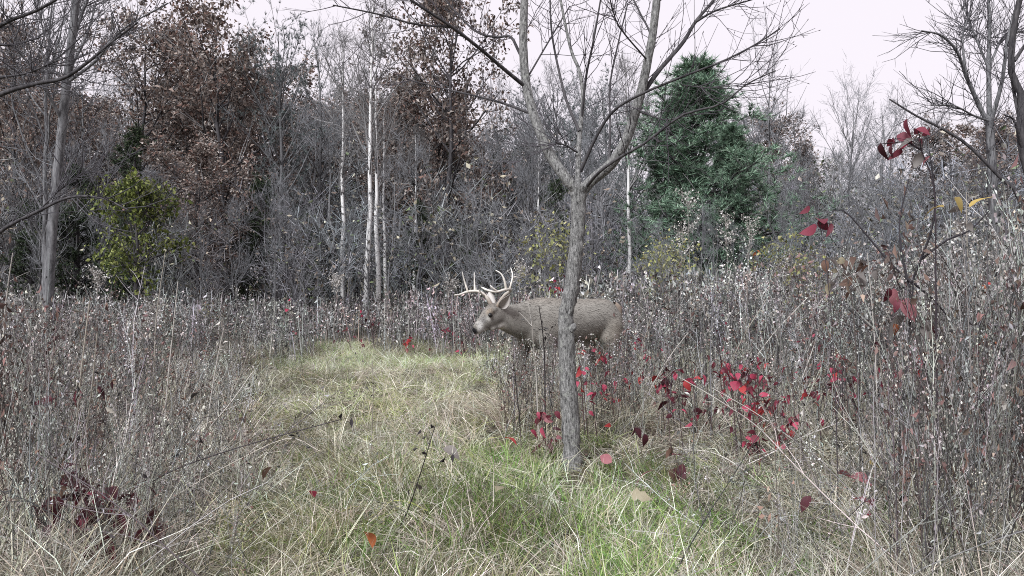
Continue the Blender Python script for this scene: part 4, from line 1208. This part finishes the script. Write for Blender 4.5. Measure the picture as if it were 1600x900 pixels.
    leafy_shoot("maroon_shoot", "dark red shoot standing in the left weeds above the maroon clump", "shoot", [(120, 800), (122, 720), (120, 650), (125, 590)], 4.1, [(114, 612, 4, 30, ['maroon', 'wine'], 8), (160, 600, 3, 20, ['maroon'], 6)], None, 95, 3)
    # dark sapling at the right with big leaves against the wood
    leafy_shoot("dark_sapling", "dark thin sapling with red leaves and forked stem at the right", "sapling",
        [(1402, 735), (1408, 650), (1418, 560), (1424, 480), (1428, 432)], 4.6,
        [(1400, 458, 5, 40, ['wine', 'pink', 'crimson'], 9), (1365, 535, 2, 20, ['maroon'], 5), (1393, 505, 1, 22, ['orange'], 3), (1428, 505, 4, 42, ['grey', 'grey'], 10), (1475, 510, 2, 18, ['maroon', 'tan'], 10)],
        None, 101, 6, (0.03, 0.026, 0.03), 0.9,
        twigs=[[(1428, 432, 0), (1445, 390, -.05), (1458, 350, -.1), (1461, 310, -.12), (1456, 260, -.15), (1452, 235, -.15)], [(1440, 405, -.03), (1480, 375, -.1), (1515, 360, -.15), (1545, 330, -.2)],
               [(1428, 445, 0), (1390, 410, .05), (1350, 362, .1), (1320, 330, .12), (1300, 330, .12)], [(1424, 440, 0), (1460, 470, .05), (1485, 500, .1)], [(1424, 470, 0), (1405, 360, .1), (1420, 280, .15)]])
    leafy_shoot("red_leaved_sapling", "spray of dull red leaves held against the sky at upper right", "sapling",
        [(1470, 800), (1464, 620), (1462, 430), (1460, 300), (1440, 235)], 3.9,
        [(1412, 222, 6, 34, ['wine', 'wine', 'maroon'], 15), (1432, 208, 4, 28, ['wine', 'crimson'], 8), (1440, 235, 3, 34, ['grey', 'pink'], 10), (1385, 222, 2, 26, ['wine', 'maroon'], 6)],
        None, 102, 4, (0.04, 0.03, 0.035), 0.5, twigs=[[(1440, 235, 0), (1415, 222, 0), (1380, 225, 0.02)]])
    leafy_shoot("red_leaved_sapling", "drooping purple red leaves on thin stem before the pine", "sapling",
        [(1310, 790), (1305, 600), (1295, 450), (1280, 345), (1272, 318)], 4.0,
        [(1280, 345, 4, 36, ['pink', 'wine', 'wine'], 7), (1268, 322, 2, 22, ['wine'], 4)], None, 103, 2.2, (0.05, 0.04, 0.045), 1.0)
    leafy_shoot("yellow_leaved_sapling", "pale sapling with ochre leaves against the wood at right", "sapling",
        [(1530, 850), (1518, 600), (1508, 420), (1496, 335), (1488, 318)], 3.7,
        [(1480, 324, 1, 34, ['yellow'], 3), (1500, 326, 1, 36, ['yellow'], 3), (1488, 312, 1, 26, ['yellow'], 2), (1492, 340, 4, 22, ['grey'], 8)], None, 104, 2.4, (0.2, 0.18, 0.17), 0.2)
    leafy_shoot("curled_leaf_sapling", "sapling with curled brown grey leaves in the right weeds", "sapling",
        [(1345, 720), (1338, 560), (1330, 460), (1315, 410)], 4.9,
        [(1315, 418, 14, 24, ['grey', 'brown', 'grey', 'tan'], 26), (1345, 420, 8, 22, ['grey', 'grey', 'brown'], 14), (1290, 408, 5, 22, ['brown', 'grey'], 10)], None, 105, 3, (0.08, 0.065, 0.06), 0.6)
    # dark curled leaves hanging on a dead stalk in the grass
    leafy_shoot("dead_leaf_stalk", "stalk with shrivelled dark leaves right of the near trunk foot", "stalk",
        [(1062, 770), (1060, 740), (1055, 715), (1045, 690)], 4.45, [(1060, 735, 4, 30, ['maroon', 'brown'], 6), (1000, 675, 3, 22, ['maroon', 'brown'], 8), (1045, 700, 2, 20, ['brown'], 5)], None, 106, 2.5, (0.08, 0.06, 0.055), 1.1)
    # leaves lying on the ground
    rng = rs(600)
    rows = [(790, 684, 26, 'scarlet', "single scarlet leaf fallen in the grass left of the near trunk"), (955, 722, 28, 'pink', "pink leaf lying right of the near trunk foot"),
            (1020, 735, 34, 'pink', "large pink leaf lying further right of the near trunk foot"), (1045, 712, 26, 'pink', "pink leaf lying beside the shrivelled dark leaves"),
            (1330, 744, 38, 'pink', "broad pink leaf lying in the straw at lower right"), (1308, 738, 26, 'pink', "narrow pink leaf left of the broad pink one"),
            (1333, 780, 34, 'wine', "dark red leaf, left of the bright pair at lower right"), (1367, 788, 40, 'crimson', "bright crimson leaf at lower right"),
            (1266, 776, 30, 'maroon', "maroon leaf lying left of the lower right red pair"), (1490, 826, 26, 'pink', "pink leaf near the lower right corner"),
            (1425, 735, 26, 'brown', "brown leaf lying at the foot of the right weeds"), (985, 770, 36, 'tan', "pale lobed oak leaf on the green grass"), (775, 768, 36, 'tan', "tan leaf curled in the middle of the strip"),
            (358, 806, 38, 'tan', "pale tan oak leaf in the straw at lower left"), (572, 832, 34, 'orange', "rust brown leaf at the bottom of the strip"), (905, 728, 24, 'tan', "torn pale leaf at the near trunk foot"),
            (486, 767, 22, 'crimson', "small red leaf in the straw left of the strip"), (424, 730, 26, 'brown', "brown leaf on the straw at the strip's left edge"), (384, 660, 26, 'brown', "rusty leaf caught in the left weeds"),
            (332, 677, 22, 'wine', "small reddish leaf caught low in the left weeds"), (695, 700, 30, 'grey', "grey shrivelled leaf in the middle of the strip"), (655, 765, 26, 'grey', "grey dead leaf beside the dark twig in the strip"),
            (150, 692, 26, 'tan', "yellowish leaf low in the left weeds"), (1360, 725, 22, 'yellow', "small ochre leaf in straw right of the pale stalks")]
    for px, py, s, cn, lab in rows:
        d = F * (HC - 0.19) / (py - YH)                      # lying on top of the matted grass
        x = (px - CX) / F * d
        o = obj("fallen_leaf", leaf_variant(cn, LCOL[cn], int(rng.integers(0, 4)), cn == 'tan' and s > 35), None, (x, d, 0.19))
        k = s / F * d * 0.95
        o.scale = (k, k, k); o.rotation_euler = (rng.normal() * 0.5 - 0.2, rng.normal() * 0.4, rng.random() * 6.28)
        tag(o, lab, "leaf", "leaves fallen in the grass")
build_red()

# ------------------------------------------------------------------ the deer
def build_deer():
    yaw = math.radians(33)
    DD = 7.5
    O = np.array([(890 - CX) / F * DD, DD])
    f = np.array([-math.cos(yaw), -math.sin(yaw)])          # nose direction in the world
    l = np.array([-f[1], f[0]])                             # its left side, facing the camera
    zg = float(gnd(O[0], O[1]))
    root = empty("deer", (O[0], O[1], zg), math.atan2(f[1], f[0]))
    def Lp(px, py, y=0.0):
        """photo point on the deer, y metres to its left -> deer coordinates"""
        k = (px - CX) / F
        x = (k * (O[1] + y * l[1]) - O[0] - y * l[0]) / (f[0] - k * f[1])
        dep = O[1] + x * f[1] + y * l[1]
        return np.array([x, y, HC - (py - YH) / F * dep - zg])
    A = Acc()
    def sq(p):                                              # slightly shorter hindquarters
        p = np.array(p, float)
        if p[0] < -.1: p[0] = -.1 + (p[0] + .1) * 0.9
        return p
    def loft(rings, m=20, egg=0.0):
        """rings: (centre, half height, half width)"""
        c = np.array([sq(r[0]) for r in rings], float); n = len(c)
        T = unit(np.gradient(c, axis=0))
        S_ = unit(np.array([0, 1.0, 0]) - T * T[:, 1:2]); U = np.cross(T, S_)
        a = np.arange(m) * 2 * math.pi / m
        V = []
        for i in range(n):
            h, w = rings[i][1], rings[i][2]
            V.append(c[i] + np.outer(np.cos(a) * w * (1 - egg * np.sin(a)), S_[i]) + np.outer(np.sin(a) * h, U[i]))
        V = np.array(V).reshape(-1, 3)
        V = np.vstack([V, c[0], c[-1]])
        i = np.arange(n - 1)[:, None] * m; j = np.arange(m)[None]; j2 = (j + 1) % m
        Q = np.stack(np.broadcast_arrays(i + j, i + j2, i + m + j2, i + m + j), -1).reshape(-1, 4)
        k = np.arange(m); k2 = (k + 1) % m; b = (n - 1) * m
        T_ = np.concatenate([np.stack([k2, k, np.full(m, n * m)], 1), np.stack([b + k, b + k2, np.full(m, n * m + 1)], 1)])
        A.add(V, Q, T_)
    # trunk
    loft([((-.61, 0, .82), .07, .05), ((-.585, 0, .81), .14, .11), ((-.52, 0, .795), .185, .155), ((-.42, 0, .785), .205, .18), ((-.28, 0, .795), .19, .185), ((-.1, 0, .785), .205, .2),
          ((.08, 0, .778), .217, .205), ((.24, 0, .765), .24, .195), ((.36, 0, .775), .235, .175), ((.46, 0, .785), .2, .145), ((.53, 0, .79), .15, .11)], 24)
    # neck
    nk0, nk1, nk2, nk3 = np.array([.30, 0, .80]), np.array([.46, 0, .81]), Lp(806, 501), Lp(793, 497)
    loft([(nk0, .19, .14), (nk1, .18, .135), (nk2, .145, .105), (nk3, .125, .09), (Lp(782, 494), .10, .08)], 20)
    # head
    hd = [((790, 490), .085, .07), ((780, 491), .108, .082), ((771, 493), .112, .084), ((764, 498), .094, .073), ((757, 504), .074, .056), ((751, 509.5), .06, .047), ((746.5, 514), .052, .044), ((742.5, 517.5), .042, .038), ((740.5, 519), .025, .026)]
    loft([(Lp(*p), h, w) for p, h, w in hd], 18)
    # brow ridges and jaw angle
    for s in (1, -1):
        loft([(Lp(775, 483, s * .06), .02, .02), (Lp(768, 486, s * .066), .028, .024), (Lp(762, 491, s * .055), .018, .016)], 10)
        loft([(Lp(790, 503, s * .035), .03, .03), (Lp(780, 508, s * .035), .032, .028), (Lp(766, 514, s * .028), .022, .02)], 10)
    # legs
    def leg(pts):
        loft([(np.array(p[:3]), p[3], p[4] if len(p) > 4 else p[3] * 0.85) for p in pts], 12)
    leg([(.36, .10, .80, .12, .06), (.35, .115, .66, .10, .06), (.33, .12, .54, .062, .05), (.345, .12, .44, .046), (.355, .12, .36, .036), (.36, .12, .31, .037), (.355, .12, .26, .026), (.345, .12, .14, .023), (.345, .12, .09, .028), (.37, .12, .045, .022)])
    leg([(.40, -.10, .80, .12, .06), (.42, -.115, .66, .10, .06), (.43, -.12, .54, .06, .05), (.46, -.12, .44, .046), (.485, -.12, .36, .036), (.49, -.12, .31, .037), (.49, -.12, .26, .026), (.485, -.12, .14, .023), (.487, -.12, .09, .028), (.51, -.12, .045, .022)])
    leg([(-.44, .09, .86, .14, .07), (-.42, .11, .74, .15, .085), (-.41, .12, .62, .115, .075), (-.45, .12, .52, .075, .05), (-.53, .12, .43, .045), (-.565, .12, .37, .04), (-.56, .12, .31, .03), (-.545, .12, .16, .025), (-.54, .12, .09, .03), (-.515, .12, .045, .023)])
    leg([(-.42, -.09, .86, .14, .07), (-.38, -.11, .74, .15, .085), (-.34, -.12, .62, .115, .075), (-.35, -.12, .52, .075, .05), (-.41, -.12, .43, .045), (-.44, -.12, .37, .04), (-.43, -.12, .31, .03), (-.41, -.12, .16, .025), (-.405, -.12, .09, .03), (-.38, -.12, .045, .023)])
    tmp = obj("deer_tmp", A.mesh("deer_tmp", []))
    md = tmp.modifiers.new("r", 'REMESH'); md.mode = 'VOXEL'; md.voxel_size = 0.011
    ms = tmp.modifiers.new("s", 'SMOOTH'); ms.iterations = 7; ms.factor = 0.5
    dg = bpy.context.evaluated_depsgraph_get()
    me = bpy.data.meshes.new_from_object(tmp.evaluated_get(dg))
    bpy.data.objects.remove(tmp)
    me.name = "body"
    n = len(me.vertices)
    co = np.zeros(n * 3, np.float32); me.vertices.foreach_get("co", co); co = co.reshape(-1, 3).astype(float)
    no = np.zeros(n * 3, np.float32); me.vertices.foreach_get("normal", no); no = no.reshape(-1, 3).astype(float)
    rng = rs(808)
    # coat colours
    def coat(co):
        c = np.tile(np.array([0.205, 0.19, 0.17]), (len(co), 1))
        low = np.sin(co[:, 0] * 9 + 1.3 * np.sin(co[:, 2] * 11)) * np.sin(co[:, 2] * 13 + co[:, 0] * 4)
        c *= (1 + 0.09 * low)[:, None]
        def blend(m, col):
            c[:] = c * (1 - m[:, None]) + np.array(col) * m[:, None]
        def ball(p, r, soft=0.5, sq=(1, 1, 1)):
            dd = np.linalg.norm((co - p) / np.array(sq), axis=1)
            return np.clip((r - dd) / (r * soft) , 0, 1)
        blend(np.clip((co[:, 2] - .93) / .08, 0, 1) * (co[:, 0] < .5) * 0.55, (0.13, 0.105, 0.085))          # dark back stripe
        blend(np.clip((.60 - co[:, 2]) / .06, 0, 1) * (co[:, 0] > -.3) * (co[:, 0] < .3) * (np.abs(co[:, 1]) < .13) * 0.8, (0.5, 0.47, 0.44))   # pale belly
        blend(ball(np.array([-.55, 0, .72]), .16) * 0.75, (0.42, 0.38, 0.34))                                # pale rump
        blend(ball(np.array([-.42, .14, .66]), .2, 0.9) * 0.5, (0.34, 0.29, 0.235))
        blend(ball(np.array([.30, .17, .72]), .2, 0.9) * 0.35, (0.15, 0.132, 0.115))                         # darker shoulder
        blend(ball(np.array([-.18, .17, .62]), .16, 0.9) * 0.4, (0.32, 0.28, 0.24))                         # paler flank
        blend(np.clip((.46 - co[:, 2]) / .1, 0, 1) * 0.5, (0.2, 0.15, 0.115))                                # browner legs
        blend(ball(np.array([.40, 0, .52]), .13) * 0.6, (0.07, 0.06, 0.055))                                 # dark brisket
        for s in (1, -1):
            blend(ball(np.array([-.52, s * .10, .38]), .06) * 0.8, (0.04, 0.03, 0.025))                     # tarsal glands
        if True:
            head = np.clip((co[:, 0] - Lp(788, 490)[0]) / .05, 0, 1)
            blend(head * 0.7, (0.15, 0.135, 0.122))
            blend(ball(Lp(768, 480), .06, 0.7, (1, 1.2, 1)) * 0.7, (0.08, 0.064, 0.052))                     # dark forelock
            for s in (1, -1):
                blend(ball(Lp(765, 487, s * .06), .045) * 0.45, (0.25, 0.19, 0.135))                          # rusty brow
                blend(ball(Lp(764, 497.5, s * .08), .042) * 0.85, (0.42, 0.4, 0.37))                            # pale eye ring
                blend(ball(Lp(755, 500, s * .04), .04) * 0.5, (0.13, 0.125, 0.125))                          # grey cheek
                blend(ball(Lp(783, 511, s * .04), .06, 0.6) * 0.9, (0.55, 0.52, 0.48))                       # pale throat
                blend(ball(Lp(770, 514, s * .03), .03, 0.7) * 0.9, (0.55, 0.52, 0.48))
            blend(ball(Lp(747.5, 511), .055, 0.75, (0.75, 1.5, 1.25)) * 0.9, (0.55, 0.53, 0.51))
            for s in (1, -1):
                blend(ball(Lp(758, 516, s * .03), .032, 0.8, (1.5, 1.3, 0.8)) * 0.8, (0.5, 0.48, 0.45))      # pale lips                       # white muzzle band
            blend(ball(Lp(746, 523), .035, 0.5, (1, 1.4, 1)) * 0.9, (0.6, 0.58, 0.56))                       # white chin
            blend(ball(Lp(739.0, 517.5), .04, 0.3, (1, 1.4, 1)), (0.012, 0.011, 0.012))                      # nose
        return c
    c = coat(co) * (1 + rng.normal(size=(n, 1)) * 0.07)
    at = me.color_attributes.new("col", 'FLOAT_COLOR', 'POINT')
    at.data.foreach_set("color", np.concatenate([c, np.ones((n, 1))], 1).astype(np.float32).ravel())
    M_FUR = mat_veg("deer_coat", rough=0.9, var=0.08, spec=0.1, scale=120)
    me.materials.append(M_FUR)
    me.polygons.foreach_set("use_smooth", np.ones(len(me.polygons), bool))
    obj("body", me, root)
    # short coat hairs lying back over the body
    k = 26000
    i = rng.integers(0, n, k)
    p, q = co[i] + rng.normal(size=(k, 3)) * 0.004, no[i]
    ok = (p[:, 2] > .3)
    p, q = p[ok], q[ok]; k = len(p)
    back = np.where((p[:, 0] > .62)[:, None], np.array([-0.8, 0, 0.3]), np.array([-0.9, 0, -0.45]))
    t = unit(back - q * np.sum(back * q, 1)[:, None] + rng.normal(size=(k, 3)) * 0.15)
    dr = unit(t + q * 0.12)
    Lh = np.where(p[:, 0] > .66, 0.012, 0.026)[:, None] * rng.uniform(0.6, 1.2, (k, 1))
    sd = unit(np.cross(dr, q)) * 0.0022
    v = np.stack([p - sd - q * .002, p + sd - q * .002, p + dr * Lh], 1)
    hc = coat(p) * (1 + rng.normal(size=(k, 1)) * 0.1).clip(0.6, 1.5)
    a = Acc(); a.add(v.reshape(-1, 3), None, np.arange(k * 3).reshape(-1, 3), np.repeat(hc, 3, 0))
    o = obj("fur", a.mesh("fur", [M_FUR]), root); o["kind"] = "stuff"
    # hooves
    M_HORN = mat_veg("horn", rough=0.45, var=0.05, spec=0.4)
    for (hx, hy) in ((.385, .12), (.525, -.12), (-.46, .12), (-.3385, -.12)):
        a = Acc()
        for s in (-1, 1):
            tubes(a, np.array([[-.02, s * .012, .06], [-.005, s * .014, .03], [.02, s * .015, .004], [.045, s * .01, .002]]), np.array([.016, .019, .02, .004]), 8, (.02, .018, .018))
        obj("hoof", a.mesh("hoof", [M_HORN]), root, (hx, hy, 0.0))
    # eyes
    for s in (1, -1):
        a = Acc(); e = Lp(766.5, 492.5, s * .082)
        tubes(a, np.array([[0, -.014 * s, 0], [0, -.005 * s, 0], [0, .004 * s, 0], [0, .009 * s, 0]]), np.array([.01, .021, .017, .001]), 10, (.006, .005, .005))
        obj("eye", a.mesh("eye", [M_HORN]), root, tuple(e))
    # ears: cupped leaf shapes with thickness
    def ear(base, axis, face, L, w, inner):
        ax = unit(np.array(axis, float)); fc = np.array(face, float); fc = unit(fc - ax * np.dot(fc, ax)); sd = np.cross(ax, fc)
        t = np.linspace(0, 1, 9); wd = w * np.array([.45, .75, .95, 1.0, .98, .88, .68, .4, .05])
        m = 7; s = np.linspace(-1, 1, m)
        V = []
        for th in (0, 1):
            for a_, ww in zip(t, wd):
                for b_ in s:
                    cup = (b_ ** 2) * ww * 0.75
                    V.append(ax * a_ * L + sd * b_ * ww * 0.85 + fc * (cup - th * 0.008))
        V = np.array(V); n9 = 9 * m
        Q = []
        for i in range(8):
            for j in range(m - 1):
                q0 = i * m + j
                Q.append((q0, q0 + 1, q0 + m + 1, q0 + m)); Q.append((n9 + q0, n9 + q0 + m, n9 + q0 + m + 1, n9 + q0 + 1))
            for j in (0, m - 1):
                q0 = i * m + j
                Q.append((q0, q0 + m, n9 + q0 + m, n9 + q0))
        cc = np.vstack([np.tile(np.array(inner), (n9, 1)), np.tile(np.array([.17, .145, .13]), (n9, 1))])
        a = Acc(); a.add(V, np.array(Q), None, cc)
        return obj("ear", a.mesh("ear", [M_FUR]), root, tuple(base))
    ear(Lp(782, 480, .06), Lp(795, 463, .15) - Lp(782, 480, .06), (0.35, .9, 0.0), .155, .048, (.32, .29, .27))
    ear(Lp(772, 478, -.055), Lp(765, 458, -.13) - Lp(772, 478, -.055), (0.7, .7, 0.0), .15, .045, (.42, .39, .37))
    # antlers
    M_ANT = mat_veg("antler", rough=0.55, var=0.12, spec=0.3, scale=30)
    def antler(beam, tines):
        a = Acc()
        def tube(pts, r0, r1, nn=16):
            P = smooth_line(np.array([Lp(*q) for q in pts]), nn)
            u = np.linspace(0, 1, nn)
            R = r0 + (r1 - r0) * u
            R = R * (1 + rng.normal(size=nn) * 0.07)
            R[-1] *= 0.35
            cc = np.array([[.14, .1, .07]]) * (1 - u[:, None] ** 0.6) + np.array([[.62, .58, .53]]) * u[:, None] ** 0.6 if r0 > .012 else np.array([[.5, .45, .39]]) * (1 - u[:, None]) + np.array([[.72, .69, .65]]) * u[:, None]
            tubes(a, P, R, 9, np.repeat(cc, 9, 0) if False else (.55, .51, .46))
            a.C[-1] = np.repeat(cc, 9, 0)
        tube(beam, .019, .007, 26)
        for t in tines:
            tube(t, .0105, .004)
        return obj("antler", a.mesh("antler", [M_ANT]), root)
    antler([(777, 480, .045), (782, 470, .07), (789, 461, .11), (796, 456, .16), (797, 452, .20), (788, 453, .235), (775, 456, .235), (762, 453.5, .20), (752, 448.5, .15)],
           [[(796, 453, .205), (799, 442, .215), (801, 430, .21), (798, 418, .19)], [(791, 452, .225), (788, 438, .23), (783, 428, .22), (774, 422, .2)], [(776, 455, .235), (770, 450, .24), (766, 446, .235)], [(801, 434, .21), (805, 433, .2), (809, 433.5, .19)]])
    antler([(768, 478, -.045), (763, 468, -.07), (757, 461, -.11), (748, 455.5, -.16), (738, 455, -.195), (727, 457, -.205), (718, 460.5, -.19), (709, 461.5, -.15)],
           [[(742, 455, -.185), (741.5, 443, -.2), (741, 425, -.19)], [(731, 456, -.2), (726, 440, -.215), (722, 424, -.2)], [(758, 463, -.1), (752, 458, -.08), (748, 452, -.06)]])
    # tail
    a = Acc()
    tubes(a, smooth_line(np.array([[-.53, 0, .93], [-.575, 0, .89], [-.59, 0, .80], [-.585, 0, .70]]), 8), np.array([.03, .04, .045, .045, .04, .032, .02, .004]), 10, (.24, .19, .155))
    obj("tail", a.mesh("tail", [M_FUR]), root)
    tag(root, "antlered buck walking left through the meadow behind the forked tree", "deer")
build_deer()

# ------------------------------------------------------------------ tell look-alikes apart by their order from the left
def order_labels():
    words = "first second third fourth fifth sixth seventh eighth ninth tenth eleventh twelfth thirteenth fourteenth fifteenth sixteenth seventeenth eighteenth nineteenth twentieth".split()
    by = {}
    for o in C.objects:
        if o.parent is None and "label" in o and o.get("group"):
            by.setdefault(o["label"], []).append(o)
    for lab, os_ in by.items():
        if len(os_) > 1:
            os_.sort(key=lambda o: o.location.x / o.location.y)
            for i, o in enumerate(os_):
                o["label"] = lab + ", " + (words[i] + " from the left" if i < len(words) else "far along to the right")
order_labels()
